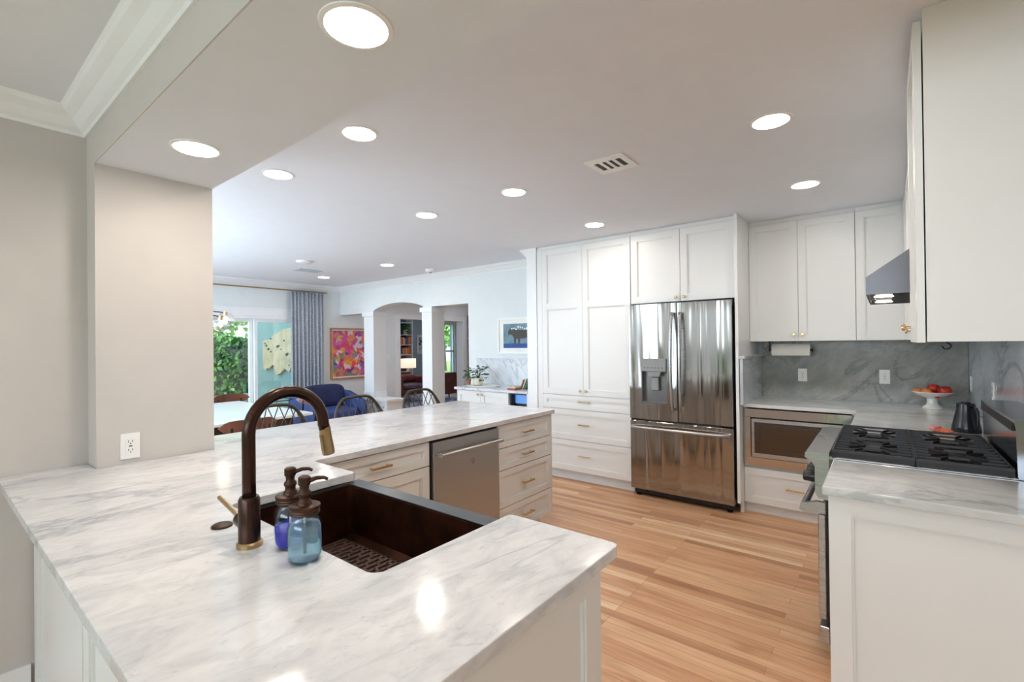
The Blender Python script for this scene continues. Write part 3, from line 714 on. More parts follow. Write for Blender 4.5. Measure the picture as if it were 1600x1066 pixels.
# ---- faucet
fa = thing('faucet', (-1.318, 0.545, 0.914), 'tall dark bronze gooseneck faucet with brass spray head behind the sink', 'faucet')
b = MB(); b.lathe([(0.031, 0), (0.031, 0.010), (0.027, 0.014)], (-1.318, 0.545, 0.914)); b.build('base_ring', 'brass_aged', fa, True)
b = MB(); b.lathe([(0.0265, 0), (0.0262, 0.110), (0.0225, 0.118)], (-1.318, 0.545, 0.926)); b.build('body', 'bronze', fa, True)
path = [(-1.318, 0.545, 1.04 + 0.17 * k / 4) for k in range(4)]
for k in range(0, 21):
    a = PI - (PI * 1.0) * k / 20
    path.append((-1.318, 0.6505 + 0.1055 * math.cos(a), 1.205 + 0.1055 * math.sin(a)))
path.append((-1.318, 0.7600, 1.190))
b = MB(); b.tube(path, 0.0165, 18); b.build('spout', 'bronze', fa, 'all')
b = MB(); b.tube([(-1.318, 0.7595, 1.196), (-1.318, 0.764, 1.165), (-1.318, 0.7705, 1.122), (-1.318, 0.772, 1.113)], [0.0168, 0.0172, 0.0188, 0.0175], 18); sh = b.build('spray_head', 'brass_aged', fa, 40)
b = MB(Matrix.Translation((-1.313, 0.7505, 1.15)) @ Matrix.Rotation(0.15, 4, 'X')); b.box(-0.0075, 0.0075, -0.0045, 0.002, -0.026, 0.026, bev=0.002); b.build('spray_button', 'brass_button', sh)
b = MB(); b.cyl((-1.330, 0.545, 0.968), (-1.375, 0.545, 0.972), 0.0205, 20, r2=0.0185); b.build('valve', 'bronze', fa, True)
b = MB(); b.cyl((-1.372, 0.545, 0.975), (-1.515, 0.545, 1.003), 0.0062, 12); b.build('handle', 'brass_aged', fa, True)
b = MB(); b.lathe([(0.028, 0), (0.028, 0.004), (0.024, 0.007), (0.001, 0.007)], (-1.525, 0.555, 0.914)); tag(b.build('disposal_button', 'bronze_lid', None, True), 'flat round bronze button on the marble left of the faucet', 'button')

# ---- soap jars
def jar(loc, glassm, soapm, level, label, spin):
    t = thing('soap_dispenser', loc, label, 'soap dispenser', 'mason jar soap dispensers by the faucet')
    x, y, z = loc
    b = MB(); prof = [(0.030, 0), (0.037, 0.004), (0.0405, 0.016), (0.0415, 0.05), (0.041, 0.082), (0.037, 0.098), (0.031, 0.108), (0.030, 0.122)]
    inner = [(r - 0.003, max(h, 0.005)) for r, h in prof][::-1]
    b.lathe(prof + inner, loc, 36); b.build('jar', glassm, t, 'all')
    b = MB(); pr_ = [(0.024, 0.0055), (0.0335, 0.0085), (0.0370, 0.018), (0.0382, 0.05)] + ([(0.0375, 0.082), (0.0340, 0.094)] if level > 0.09 else [])
    pr_ = [(r, h) for r, h in pr_ if h < level] + [(pr_[-1][0] - 0.0005, level)]
    b.lathe(pr_, loc, 32); b.build('soap', soapm, t, 'all')
    b = MB(); b.tube([(x, y, z + 0.02), (x, y, z + 0.128)], 0.003, 8); b.build('dip_tube', 'plastic_white', t)
    b = MB(); b.lathe([(0.0345, 0), (0.0355, 0.002), (0.0345, 0.005), (0.0355, 0.008), (0.0345, 0.011), (0.0365, 0.014), (0.0365, 0.019), (0.033, 0.021), (0.001, 0.022)], (x, y, z + 0.116), 36); b.build('lid', 'bronze_lid', t, 35)
    b = MB(); b.lathe([(0.018, 0), (0.017, 0.007), (0.013, 0.011), (0.013, 0.020), (0.016, 0.024), (0.0155, 0.030), (0.0105, 0.036), (0.011, 0.045), (0.0145, 0.050), (0.0145, 0.066), (0.009, 0.070)], (x, y, z + 0.137), 24)
    dx, dy = math.cos(spin), math.sin(spin)
    b.tube([(x + dx * 0.01, y + dy * 0.01, z + 0.194), (x + dx * 0.030, y + dy * 0.030, z + 0.200), (x + dx * 0.046, y + dy * 0.046, z + 0.200), (x + dx * 0.055, y + dy * 0.055, z + 0.195)], [0.006, 0.005, 0.0045, 0.004], 10)
    b.build('pump', 'bronze_lid', t, 45)
    # raised lettering-like scrolls pressed in the glass
    s_ = MB()
    for k in range(9):
        a0 = -PI / 2 + 0.25 + k * 0.16
        s_.tube([(x + 0.0418 * math.cos(a0 + 0.06 * math.cos(q)), y + 0.0418 * math.sin(a0 + 0.06 * math.cos(q)), z + 0.06 + 0.010 * math.sin(q)) for q in [2 * PI * j / 8 for j in range(8)]], 0.0009, 5, closed=True)
    s_.build('embossing', glassm, t, 'all')
jar((-1.118, 0.590, 0.914), 'jar_glass_blue', 'soap_blue', 0.092, 'pale blue glass jar soap dispenser, the nearer of the two, in front', 0.85)
jar((-1.228, 0.610, 0.914), 'jar_glass_clear', 'soap_violet', 0.060, 'clear glass jar soap dispenser half full of deep violet blue soap, beside the faucet', 0.85)

# ---- outlets and switches
def outlet(facing, loc, label, name='outlet', w=0.072, h=0.116, kind='duplex'):
    t = thing(name, loc, label, 'outlet' if name == 'outlet' else 'light switch')
    Mx = frame(loc, facing); b = MB(Mx); b.box(-w / 2, w / 2, -0.006, 0, -h / 2, h / 2, bev=0.002); b.build('plate', 'plastic_white', t)
    b = MB(Mx)
    if kind == 'duplex':
        b.box(-0.017, 0.017, -0.008, -0.006, -0.034, 0.034); b.build('receptacle', 'plastic_white', t)
        b = MB(Mx)
        for zc in (-0.019, 0.019):
            b.box(-0.0085, -0.0060, -0.0088, -0.008, zc - 0.002, zc + 0.007); b.box(0.0060, 0.0085, -0.0088, -0.008, zc - 0.002, zc + 0.007)
            b.cyl((0, -0.0088, zc - 0.008), (0, -0.008, zc - 0.008), 0.0028, 8)
        b.box(-0.006, 0.006, -0.0088, -0.008, -0.0025, 0.0025)
        b.build('slots', 'slot_dark', t)
    else:
        b.box(-0.035, -0.006, -0.009, -0.006, -0.03, 0.03); b.box(0.006, 0.035, -0.009, -0.006, -0.03, 0.03); b.build('rocker', 'plastic_white', t)
    return t
outlet('x+', (-2.70, 0.607, 0.993), 'white outlet low on the beige column just above the marble')
outlet('y-', (-0.585, 4.97, 1.124), 'white outlet on the marble backsplash below the paper towel')
outlet('y-', (-0.003, 4.97, 1.127), 'white outlet on the marble backsplash between the paper towel and the fruit stand')
outlet('x-', (0.50, 4.84, 1.10), 'narrow-looking white outlet in the corner of the right backsplash, behind the kettle')
outlet('x-', (0.50, 3.92, 1.12), 'white outlet on the right backsplash above the cooktop backguard')
outlet('x+', (XW, 5.85, 1.21), 'white double light switch on the hall wall seen through the arch', 'light_switch', 0.12, 0.12, 'rocker')

# ---- pantry with drawers
pn = thing('pantry_cabinet', (-2.43, 4.6, 0), 'tall white pantry cabinet with two panelled doors over three drawers, left of fridge', 'cabinet')
b = MB(); b.box(-2.995, -1.903, 4.27, 4.95, 0.10, 2.455); b.box(-2.98, -1.92, 4.33, 4.95, 0, 0.10); b.box(-2.995, -1.903, 4.262, 4.28, 2.455, 2.488); b.box(-2.995, -2.93, 4.25, 4.27, 0.1, 2.455); b.build('body', 'cabinet_white', pn)
Mx = frame((0, 4.25, 0), 'y-')
dl = leaf(Mx, 'door', pn, -2.93, -2.430, 0.892, 2.452, rail=0.06, mid=(1.83,)); dr = leaf(Mx, 'door', pn, -2.430, -1.905, 0.892, 2.452, rail=0.06, mid=(1.83,))
knob(Mx, -2.462, 0.94, dl); knob(Mx, -2.398, 0.94, dr)
for z0, z1 in ((0.745, 0.889), (0.424, 0.742), (0.10, 0.421)):
    d = leaf(Mx, 'drawer', pn, -2.93, -1.905, z0, z1, rail=0.055 if z1 < 0.8 else 0.045); pull(Mx, -2.42, (z0 + z1) / 2 + 0.01, d)
b = MB(); b.box(-2.99, -1.91, 4.318, 4.332, 0, 0.10); b.box(-2.99, -1.91, 4.300, 4.318, 0, 0.022); b.build('toe_kick', 'toe_kick', pn)

# ---- refrigerator
fr = thing('refrigerator', (-1.44, 4.55, 0), 'large stainless steel french-door refrigerator with bottom freezer drawer', 'refrigerator')
FX0, FX1, FM = -1.893, -0.988, -1.443
b = MB(); b.box(FX0 + 0.01, FX1 - 0.01, 4.255, 4.93, 0.06, 1.77, bev=0.004); b.build('body', 'grille_dark', fr)
b = MB(); b.box(FX0 + 0.02, FX1 - 0.02, 4.23, 4.28, 0.025, 0.07); b.build('bottom_grille', 'black_gap', fr)
for xx in (FX0 + 0.05, FX1 - 0.05):
    b = MB(); b.lathe([(0.024, 0), (0.024, 0.012), (0.012, 0.016), (0.012, 0.05)], (xx, 4.25, 0)); b.build('foot', 'black_metal', fr, True)
yf = 4.185
# left door is built round the dispenser recess
DX0, DX1, DZ0, DZ1 = -1.778, -1.535, 0.875, 1.285
b = MB(); b.box(FX0, DX0, yf, 4.25, 0.725, 1.785, bev=0.0); b.box(DX1, FM - 0.002, yf, 4.25, 0.725, 1.785); b.box(DX0, DX1, yf, 4.25, DZ1, 1.785); b.box(DX0, DX1, yf, 4.25, 0.725, DZ0)
b.build('door', 'steel_fridge', fr)
b = MB(); b.box(FM + 0.002, FX1, yf, 4.25, 0.725, 1.785, bev=0.004); b.build('door', 'steel_fridge', fr)
b = MB(); b.box(FX0, FX1, yf, 4.25, 0.072, 0.708, bev=0.004); fz = b.build('freezer_drawer', 'steel_fridge', fr)
b = MB(); b.box(FX0 + 0.003, FX1 - 0.003, yf + 0.02, 4.25, 0.707, 0.726); b.box(FM - 0.003, FM + 0.003, yf + 0.015, 4.25, 0.72, 1.78); b.build('seal', 'black_gap', fr)
b = MB(); b.box(DX0, DX1, 4.235, 4.25, DZ0, DZ1); b.box(DX0, DX0 + 0.006, yf + 0.002, 4.25, DZ0, DZ1); b.box(DX1 - 0.006, DX1, yf + 0.002, 4.25, DZ0, DZ1); b.box(DX0, DX1, yf + 0.002, 4.25, DZ0, DZ0 + 0.012)
di = b.build('dispenser', mat('dispenser_grey', (0.17, 0.165, 0.16), 0.3, 0.6), fr)
b = MB(); b.box(DX0 + 0.004, DX1 - 0.004, yf - 0.012, 4.22, 1.165, DZ1, bev=0.006); b.build('display_panel', 'grey_screen', di)
b = MB()
for k in range(6): b.box(DX0 + 0.03 + k * 0.033, DX0 + 0.044 + k * 0.033, yf - 0.0128, yf - 0.012, 1.198, 1.204)
b.build('display_marks', 'slot_dark', di)['kind'] = 'stuff'
b = MB(); b.prism([(DX0 + 0.055, 1.165), (DX1 - 0.055, 1.165), (DX1 - 0.075, 1.12), (DX0 + 0.075, 1.12)], yf - 0.004, 4.22, 'y'); b.build('spout_housing', 'grey_screen', di)
b = MB(); b.box(-1.695, -1.62, 4.20, 4.225, 0.99, 1.115, bev=0.008); b.build('paddle', 'grey_screen', di)
for s, pa in ((-1, None), (1, None)):
    xx = FM + s * 0.035; pth = []
    for k in range(15):
        q = k / 14; z = 0.83 + 0.86 * q
        pth.append((xx + s * 0.006 * math.sin(PI * q), yf - 0.030 - 0.035 * math.sin(PI * q) ** 0.6, z))
    b = MB(); b.tube([(xx, yf, 0.835)] + pth + [(xx, yf, 1.685)], 0.0135, 12); b.build('door_handle', 'steel', fr, 'all')
pth = [(-1.862 + 0.842 * k / 16, yf - 0.028 - 0.034 * math.sin(PI * k / 16) ** 0.5, 0.652) for k in range(17)]
b = MB(); b.tube([(-1.862, yf, 0.652)] + pth + [(-1.02, yf, 0.652)], 0.0145, 12); b.build('drawer_handle', 'steel', fz, 'all')
for xx in (FX0 + 0.05, FX1 - 0.055):
    b = MB(); b.box(xx - 0.045, xx + 0.045, yf + 0.02, 4.27, 0.709, 0.724); b.build('hinge', 'steel', fr)

oc_ = thing('fridge_top_cabinet', (-1.43, 4.6, 1.8), 'white two-door cabinet directly above the refrigerator', 'cabinet')
b = MB(); b.box(-1.900, -0.970, 4.27, 4.95, 1.80, 2.455); b.box(-1.900, -0.970, 4.262, 4.28, 2.455, 2.488); b.build('body', 'cabinet_white', oc_)
dl = leaf(Mx, 'door', oc_, -1.898, -1.432, 1.80, 2.452, rail=0.06); dr = leaf(Mx, 'door', oc_, -1.430, -0.972, 1.80, 2.452, rail=0.06)
knob(Mx, -1.465, 1.838, dl); knob(Mx, -1.395, 1.838, dr)
b = MB(); b.box(-0.968, -0.944, 4.20, 4.968, 0.10, 2.489, bev=0.001); b.box(-0.968, -0.944, 4.30, 4.968, 0, 0.10); b.build('side_panel', 'cabinet_white', oc_)

# ---- microwave cabinet
mc = thing('base_cabinet', (-0.56, 4.6, 0), 'white base cabinet right of fridge, holding the microwave above one drawer', 'cabinet')
b = MB(); b.box(-0.942, -0.18, 4.36, 4.95, 0.08, 0.39); b.box(-0.942, -0.925, 4.36, 4.95, 0.39, 0.884); b.box(-0.20, -0.18, 4.36, 4.95, 0.39, 0.884); b.box(-0.925, -0.2, 4.93, 4.95, 0.39, 0.884); b.box(-0.94, -0.19, 4.40, 4.95, 0, 0.08); b.build('body', 'cabinet_white', mc)
Mm = frame((0, 4.34, 0), 'y-')
d = leaf(Mm, 'drawer', mc, -0.942, -0.185, 0.082, 0.378, rail=0.055); pull(Mm, -0.572, 0.240, d)
b = MB(); b.box(-0.94, -0.185, 4.388, 4.402, 0, 0.082); b.box(-0.94, -0.185, 4.375, 4.389, 0, 0.016); b.build('toe_kick', 'toe_kick', mc)
mw = thing('microwave', (-0.56, 4.5, 0.4), 'built-in stainless steel microwave with dark glass door under the marble counter', 'microwave')
b = MB(); b.box(-0.92, -0.205, 4.36, 4.92, 0.41, 0.87); b.build('case', 'black_gap', mw)
b = MB(); yk = 4.325
b.box(-0.940, -0.195, yk, 4.36, 0.800, 0.872, bev=0.002); b.box(-0.940, -0.195, yk, 4.36, 0.395, 0.470, bev=0.002); b.box(-0.940, -0.888, yk, 4.36, 0.470, 0.800); b.box(-0.245, -0.195, yk, 4.36, 0.470, 0.800)
b.build('trim_kit', 'steel_polished', mw)
b = MB(); b.box(-0.878, -0.253, yk - 0.012, 4.355, 0.764, 0.792); b.box(-0.878, -0.253, yk - 0.012, 4.355, 0.475, 0.508); b.box(-0.878, -0.858, yk - 0.012, 4.355, 0.508, 0.764); b.box(-0.30, -0.253, yk - 0.012, 4.355, 0.508, 0.764)
dm = b.build('door', 'steel', mw)
b = MB(); b.box(-0.858, -0.30, yk - 0.008, 4.35, 0.508, 0.764); b.build('door_glass', 'black_glass', dm)
b = MB(); b.box(-0.815, -0.40, yk - 0.0095, yk - 0.008, 0.545, 0.735); b.build('window_screen', mat('mw_screen', (0.06, 0.035, 0.02), 0.15), dm)

b = MB(); poly = [(-0.940, 4.303), (-0.173, 4.300), (-0.168, 4.292), (-0.172, 3.272), (0.498, 3.272), (0.498, 4.968), (-0.940, 4.968)]
nc = thing('countertop', (0.1, 4.5, 0.884), 'L-shaped marble countertop in the far right corner behind the range', 'countertop')
b.prism(poly, 0.884, 0.914, 'z', bev=0.003); b.build('slab', 'marble_range_side', nc)
b = MB(); b.box(-0.935, -0.912, 4.195, 4.968, 0.9145, 1.29); b.box(-0.943, -0.895, 4.185, 4.968, 1.29, 1.312, bev=0.002)
b.build('splash', 'marble_splash_side').name = 'side_splash'; tag(bpy.data.objects['side_splash'], 'short grey marble side splash with a ledge beside the refrigerator panel', 'backsplash')
b = MB(); b.box(-0.911, 0.498, 4.970, 4.998, 0.9145, 1.429); tag(b.build('backsplash', 'marble_splash'), 'grey veined marble backsplash under the far upper cabinets', 'backsplash')
b = MB(); b.box(0.50, 0.518, 2.31, 4.970, 0.9145, 1.428); tag(b.build('backsplash', 'marble_splash_side'), 'bluish marble backsplash on the right wall behind the cooktop', 'backsplash')
bc = thing('base_cabinet', (0.17, 3.8, 0), 'white corner base cabinet hidden behind the range', 'cabinet')
b = MB(); b.box(-0.13, 0.50, 3.28, 4.95, 0.1, 0.884); b.box(-0.09, 0.50, 3.28, 4.95, 0, 0.1); b.box(-0.155, -0.13, 3.28, 4.32, 0.1, 0.884); b.build('body', 'cabinet_white', bc)

# ---- near right counter and cabinet
nb = thing('base_cabinet', (0.17, 2.27, 0), 'white panelled base cabinet at the right edge, nearer than the range', 'cabinet')
b = MB(); b.box(-0.150, 0.515, 2.06, 2.498, 0.0, 0.884); b.build('body', 'cabinet_white', nb)
leaf(frame((0, 2.04, 0), 'y-'), 'end_panel', nb, -0.168, 0.515, 0.0, 0.884, rail=0.066)
ncr = thing('countertop', (0.17, 2.25, 0.884), 'marble countertop in the right foreground, nearer than the range', 'countertop')
b = MB(); b.prism([(-0.176, 2.011), (0.56, 2.011), (0.56, 2.29), (0.498, 2.29), (0.498, 2.500), (-0.183, 2.500), (-0.183, 2.018)], 0.884, 0.914, 'z', bev=0.004); b.build('slab', 'marble_range_side', ncr)

# ---- range
ra = thing('range', (0.1, 2.885, 0), 'stainless steel gas range with black grates between two marble countertops', 'range')
RY0, RY1 = 2.507, 3.265
prof = [(-0.292, 0.908), (-0.291, 0.926), (-0.284, 0.934), (-0.200, 0.936), (-0.200, 0.725), (-0.241, 0.728), (-0.254, 0.752), (-0.254, 0.868), (-0.262, 0.884)]
b = MB(); b.prism(prof, RY0, RY1, 'y'); b.build('control_panel', 'steel', ra)
b = MB(); b.box(-0.199, 0.490, RY0 + 0.004, RY1 - 0.004, 0.10, 0.905); b.build('body', 'steel_dark', ra)
b = MB(); b.box(-0.205, 0.385, RY0, RY1, 0.9055, 0.922, bev=0.004); ck = b.build('cooktop', 'steel_polished', ra)
b = MB(); b.box(-0.18, 0.365, RY0 + 0.02, RY1 - 0.02, 0.922, 0.926); b.build('burner_tray', 'cooktop_black', ck)
b = MB(); b.box(-0.245, -0.216, RY0, RY1, 0.192, 0.655, bev=0.003); od = b.build('oven_door', 'steel', ra)
b = MB(); b.box(-0.247, -0.2445, RY0 + 0.14, RY1 - 0.14, 0.30, 0.56); b.build('oven_glass', 'black_glass', od)
b = MB(); b.box(-0.216, -0.199, RY0 + 0.005, RY1 - 0.005, 0.165, 0.725); b.build('door_gap', 'black_gap', ra)
b = MB(); b.box(-0.245, -0.205, RY0, RY1, 0.087, 0.160, bev=0.003); b.build('kick_panel', 'steel', ra)
for xx in (-0.16, 0.42):
    for yy in (RY0 + 0.05, RY1 - 0.05):
        b = MB(); b.cyl((xx, yy, 0), (xx, yy, 0.1), 0.02, 12); b.build('foot', 'black_metal', ra)
b = MB(); hp = [(-0.318, 0.664), (-0.314, 0.682), (-0.295, 0.693), (-0.250, 0.710), (-0.217, 0.708), (-0.217, 0.660), (-0.300, 0.650)]
b.prism(hp, RY0 + 0.01, RY0 + 0.035, 'y'); b.prism(hp, RY1 - 0.035, RY1 - 0.01, 'y'); b.tube([(-0.301, RY0 + 0.02, 0.678), (-0.301, RY1 - 0.02, 0.678)], 0.0155, 16); b.build('oven_handle', 'steel', od, 40)
for k in range(5):
    yy = RY0 + 0.10 + k * (RY1 - RY0 - 0.2) / 4
    b = MB(Matrix.Translation((-0.254, yy, 0.800)) @ Matrix.Rotation(-PI / 2, 4, 'Y'))
    b.lathe([(0.032, 0), (0.032, 0.008), (0.026, 0.010), (0.024, 0.052), (0.020, 0.056)], seg=20); kb = b.build('knob', 'kettle_black', ra, 35)
    b = MB(); b.box(-0.312, -0.3095, yy - 0.002, yy + 0.002, 0.80, 0.820); b.build('pointer', 'plastic_white', kb)
b = MB(); b.prism([(0.378, 0.926), (0.374, 1.10), (0.368, 1.135), (0.492, 1.135), (0.492, 0.60)], RY0, RY1, 'y'); bgd = b.build('backguard', mat('backguard_steel', (0.30, 0.31, 0.33), 0.16, 1.0), ra)
b = MB(); b.prism([(0.3655, 1.092), (0.369, 1.122), (0.38, 1.122), (0.38, 1.092)], RY0 + 0.02, RY1 - 0.02, 'y'); b.build('vent_slot', 'black_gap', bgd)
def grate(x0, x1):
    b = MB(); y0, y1, z = 2.475, 3.235, 0.956; w = 0.0055; h = 0.0075; ym = (y0 + y1) / 2; xm = (x0 + x1) / 2
    def bar(p, q, ww=w):
        P, Q = Vector((*p, z)), Vector((*q, z)); d = Q - P; L = d.length; a = math.atan2(d.y, d.x)
        t = bmesh.new(); bmesh.ops.create_cube(t, size=1)
        for v in t.verts: v.co = Vector((v.co.x * (L + 0.004), v.co.y * ww * (1.25 if v.co.z < 0 else 0.8), v.co.z * h * 1.4))
        b._add(t, Matrix.Translation((P + Q) / 2) @ Matrix.Rotation(a, 4, 'Z'))
    bar((x0, y0), (x1, y0), 0.011); bar((x0, y1), (x1, y1), 0.011); bar((x0, y0), (x0, y1), 0.009); bar((x1, y0), (x1, y1), 0.009); bar((x0, ym), (x1, ym), 0.010)
    b.box(x0, x1, y0 - 0.006, y0 + 0.004, z - 0.026, z); b.box(x0 - 0.004, x0 + 0.004, y0, y1, z - 0.026, z); b.box(x1 - 0.004, x1 + 0.004, y0, y1, z - 0.026, z)
    for yc in ((y0 + ym) / 2, (ym + y1) / 2):
        hh = (ym - y0) / 2
        for s in (-1, 1):
            o = yc + s * 0.128; m_ = yc + s * 0.064
            bar((x0, o), (xm - 0.06, o)); bar((xm - 0.06, o), (xm - 0.034, o - s * 0.05)); bar((xm - 0.034, o - s * 0.05), (xm + 0.034, o - s * 0.05)); bar((xm + 0.034, o - s * 0.05), (xm + 0.06, o)); bar((xm + 0.06, o), (x1, o))
            for (e, q) in ((x0, -1), (x1, 1)):
                bar((e, m_), (xm + q * 0.085, m_)); bar((xm + q * 0.085, m_), (xm + q * 0.030, yc + s * 0.012))
        bar((x0, yc), (xm - 0.09, yc)); bar((x1, yc), (xm + 0.09, yc))
    for xx in (x0 + 0.01, x1 - 0.01):
        for yy in (y0 + 0.01, y1 - 0.01, ym): b.box(xx - 0.006, xx + 0.006, yy - 0.006, yy + 0.006, 0.926, z)
    return b.build('grate', 'black_iron', ra)
grate(-0.185, 0.088); grate(0.094, 0.362)
for xm in (-0.048, 0.228):
    for yc in (2.665, 3.045):
        b = MB(); b.lathe([(0.048, 0), (0.046, 0.008), (0.034, 0.010), (0.034, 0.016), (0.028, 0.019), (0.001, 0.019)], (xm, yc, 0.926)); b.build('burner', 'black_iron', ra, 40)

# ---- hood and upper cabinets
hd = thing('range_hood', (0.2, 2.885, 1.63), 'slanted stainless steel range hood under the right upper cabinets', 'range hood')
hp = [(-0.060, 1.628), (-0.060, 1.702), (0.108, 1.824), (0.50, 1.824), (0.50, 1.628)]
b = MB(); HY0, HY1 = 2.513, 3.27
b.prism([(-0.060, 1.628), (-0.060, 1.702), (0.108, 1.824), (0.50, 1.824), (0.50, 1.642), (-0.050, 1.642), (-0.050, 1.628)], HY0 + 0.006, HY1 - 0.006, 'y'); b.prism(hp, HY0, HY0 + 0.0058, 'y'); b.prism(hp, HY1 - 0.0058, HY1, 'y')
b.build('shell', 'steel_dark', hd)
b = MB(); b.box(-0.03, 0.48, HY0 + 0.03, HY1 - 0.03, 1.632, 1.640)
b.build('filter', 'steel', hd)
b = MB()
for k in range(22): b.box(0.03, 0.46, HY0 + 0.06 + k * 0.030, HY0 + 0.072 + k * 0.030, 1.629, 1.632)
b.build('filter_slots', 'grille_dark', hd)
for yy in (2.70, 3.09):
    b = MB(); b.lathe([(0.035, 0), (0.035, 0.003)], (0.0, yy, 1.6285)); b.build('hood_lamp', 'hood_glow', hd)
Me = frame((0.12, 0, 0), 'x-')
hc = thing('upper_cabinet', (0.3, 2.89, 1.83), 'white upper cabinet directly above the range hood', 'cabinet', None)
b = MB(); b.box(0.14, 0.515, 2.510, 3.435, 1.828, 2.489); b.build('body', 'cabinet_white', hc)
leaf(Me, 'door', hc, -2.97, -2.512, 1.828, 2.452); leaf(Me, 'door', hc, -3.435, -2.972, 1.828, 2.452)
fc = thing('upper_cabinet', (0.3, 3.95, 1.43), 'white upper cabinet on the right wall beyond the range hood', 'cabinet')
b = MB(); b.box(0.14, 0.515, 3.440, 4.616, 1.43, 2.489); b.build('body', 'cabinet_white', fc)
d = leaf(Me, 'door', fc, -4.03, -3.442, 1.43, 2.452); knob(Me, -3.50, 1.482, d); leaf(Me, 'door', fc, -4.60, -4.032, 1.43, 2.452)
Mn = frame((0.083, 0, 0), 'x-')
ncb = thing('upper_cabinet', (0.3, 2.25, 1.43), 'large white upper cabinet at the right edge, its plain side facing the viewer', 'cabinet')
b = MB(); b.box(0.109, 0.515, 2.0, 2.505, 1.428, 2.489); b.build('body', 'cabinet_white', ncb)
d = leaf(Mn, 'door', ncb, -2.505, -2.002, 1.424, 2.462); knob(Mn, -2.46, 1.484, d)
b = MB(); b.box(0.1065, 0.515, 1.99, 1.9995, 1.428, 2.489); b.build('side_panel', 'cabinet_white', ncb)
un = thing('upper_cabinet', (-0.56, 4.8, 1.43), 'white two-door upper cabinet right of the fridge above the paper towel', 'cabinet')
b = MB(); b.box(-0.943, -0.176, 4.64, 4.968, 1.43, 2.455); b.box(-0.943, -0.176, 4.633, 4.66, 2.455, 2.489); b.build('body', 'cabinet_white', un)
Mu = frame((0, 4.62, 0), 'y-')
dl = leaf(Mu, 'door', un, -0.943, -0.568, 1.43, 2.452, rail=0.055); dr = leaf(Mu, 'door', un, -0.568, -0.175, 1.43, 2.452, rail=0.055)
knob(Mu, -0.600, 1.488, dl); knob(Mu, -0.537, 1.488, dr)
uc = thing('upper_cabinet', (0.1, 4.8, 1.43), 'white single-door upper cabinet in the corner, behind the range hood', 'cabinet')
b = MB(); b.box(-0.174, 0.515, 4.64, 4.968, 1.43, 2.455); b.box(-0.174, 0.515, 4.633, 4.66, 2.455, 2.489); b.build('body', 'cabinet_white', uc)
leaf(Mu, 'door', uc, -0.174, 0.135, 1.43, 2.452, rail=0.055)

# ---- things on the right counters
pt_ = thing('paper_towel_holder', (-0.65, 4.8, 1.35), 'black metal paper towel holder under the far upper cabinets', 'holder')
b = MB(); b.box(-0.822, -0.812, 4.785, 4.815, 1.34, 1.429); b.box(-0.83, -0.79, 4.78, 4.82, 1.424, 1.4295); b.cyl((-0.822, 4.8, 1.352), (-0.485, 4.8, 1.352), 0.007, 10); b.cyl((-0.492, 4.8, 1.352), (-0.485, 4.8, 1.352), 0.016, 12)
b.build('bracket', 'black_metal', pt_)
b = MB()
b.lathe([(0.020, 0), (0.054, 0), (0.055, 0.004), (0.055, 0.286), (0.054, 0.29), (0.020, 0.29)], M=Matrix.Translation((-0.795, 4.8, 1.352)) @ Matrix.Rotation(PI / 2, 4, 'Y'), caps=False)
b.box(-0.795, -0.505, 4.7445, 4.7465, 1.31, 1.352)
tag(b.build('paper_towel_roll', 'paper', None, 40), 'white paper towel roll hanging under the far upper cabinets', 'paper towel')
b = MB(); b.tube([(0.352, 4.6, 1.43), (0.352, 4.6, 1.41), (0.345, 4.6, 1.40)], 0.002, 6); b.tube([(0.325, 4.6, 1.385), (0.335, 4.6, 1.365), (0.355, 4.6, 1.36), (0.372, 4.6, 1.375), (0.374, 4.6, 1.39), (0.352, 4.6, 1.41)], 0.0045, 8)
tag(b.build('cable', 'black_metal'), 'short black cable hanging below the upper cabinet in the right corner', 'cable')
fs = thing('fruit_stand', (0.275, 4.72, 0.914), 'white pedestal fruit stand in the right counter corner', 'fruit stand')
b = MB(); b.lathe([(0.060, 0), (0.062, 0.008), (0.050, 0.020), (0.036, 0.032), (0.032, 0.050), (0.034, 0.075), (0.05, 0.083)], (0.275, 4.72, 0.9145), 36); b.build('pedestal', 'ceramic_white', fs, 50)
b = MB(); b.lathe([(0.02, 0.078), (0.06, 0.084), (0.105, 0.108), (0.122, 0.124), (0.120, 0.128), (0.100, 0.114), (0.06, 0.096), (0.01, 0.092)], (0.275, 4.72, 0.9145), 40); b.build('plate', 'ceramic_white', fs, 60)
for (fx, fy, fz_, r, m, lb) in ((0.345, 4.70, 1.048, 0.044, 'apple_red', 'largest red apple, at the right on the fruit stand'), (0.285, 4.765, 1.058, 0.040, 'apple_red', 'dark red apple at the back of the fruit stand'), (0.240, 4.685, 1.036, 0.036, 'apple_yellow', 'orange yellow apple at the front of the fruit stand'), (0.192, 4.735, 1.036, 0.031, 'apple_yellow', 'small yellow apple at the left edge of the fruit stand'), (0.296, 4.655, 1.018, 0.022, 'apple_red', 'small red fruit at the front between two apples on the stand')):
    t = thing('apple', (fx, fy, fz_), lb, 'apple', 'apples on the fruit stand')
    b = MB(); b.lathe([(r * 0.05, -0.82 * r), (r * 0.35, -0.9 * r), (r * 0.75, -0.68 * r), (r, -0.05 * r), (r * 0.92, 0.45 * r), (r * 0.6, 0.82 * r), (r * 0.28, 0.82 * r), (r * 0.04, 0.66 * r)], (fx, fy, fz_), 20); b.build('flesh', m, t, 'all')
    b = MB(); b.tube([(fx, fy, fz_ + 0.66 * r), (fx + 0.003, fy, fz_ + 1.05 * r)], 0.0014, 6); b.build('stem', 'wood_dark', t)
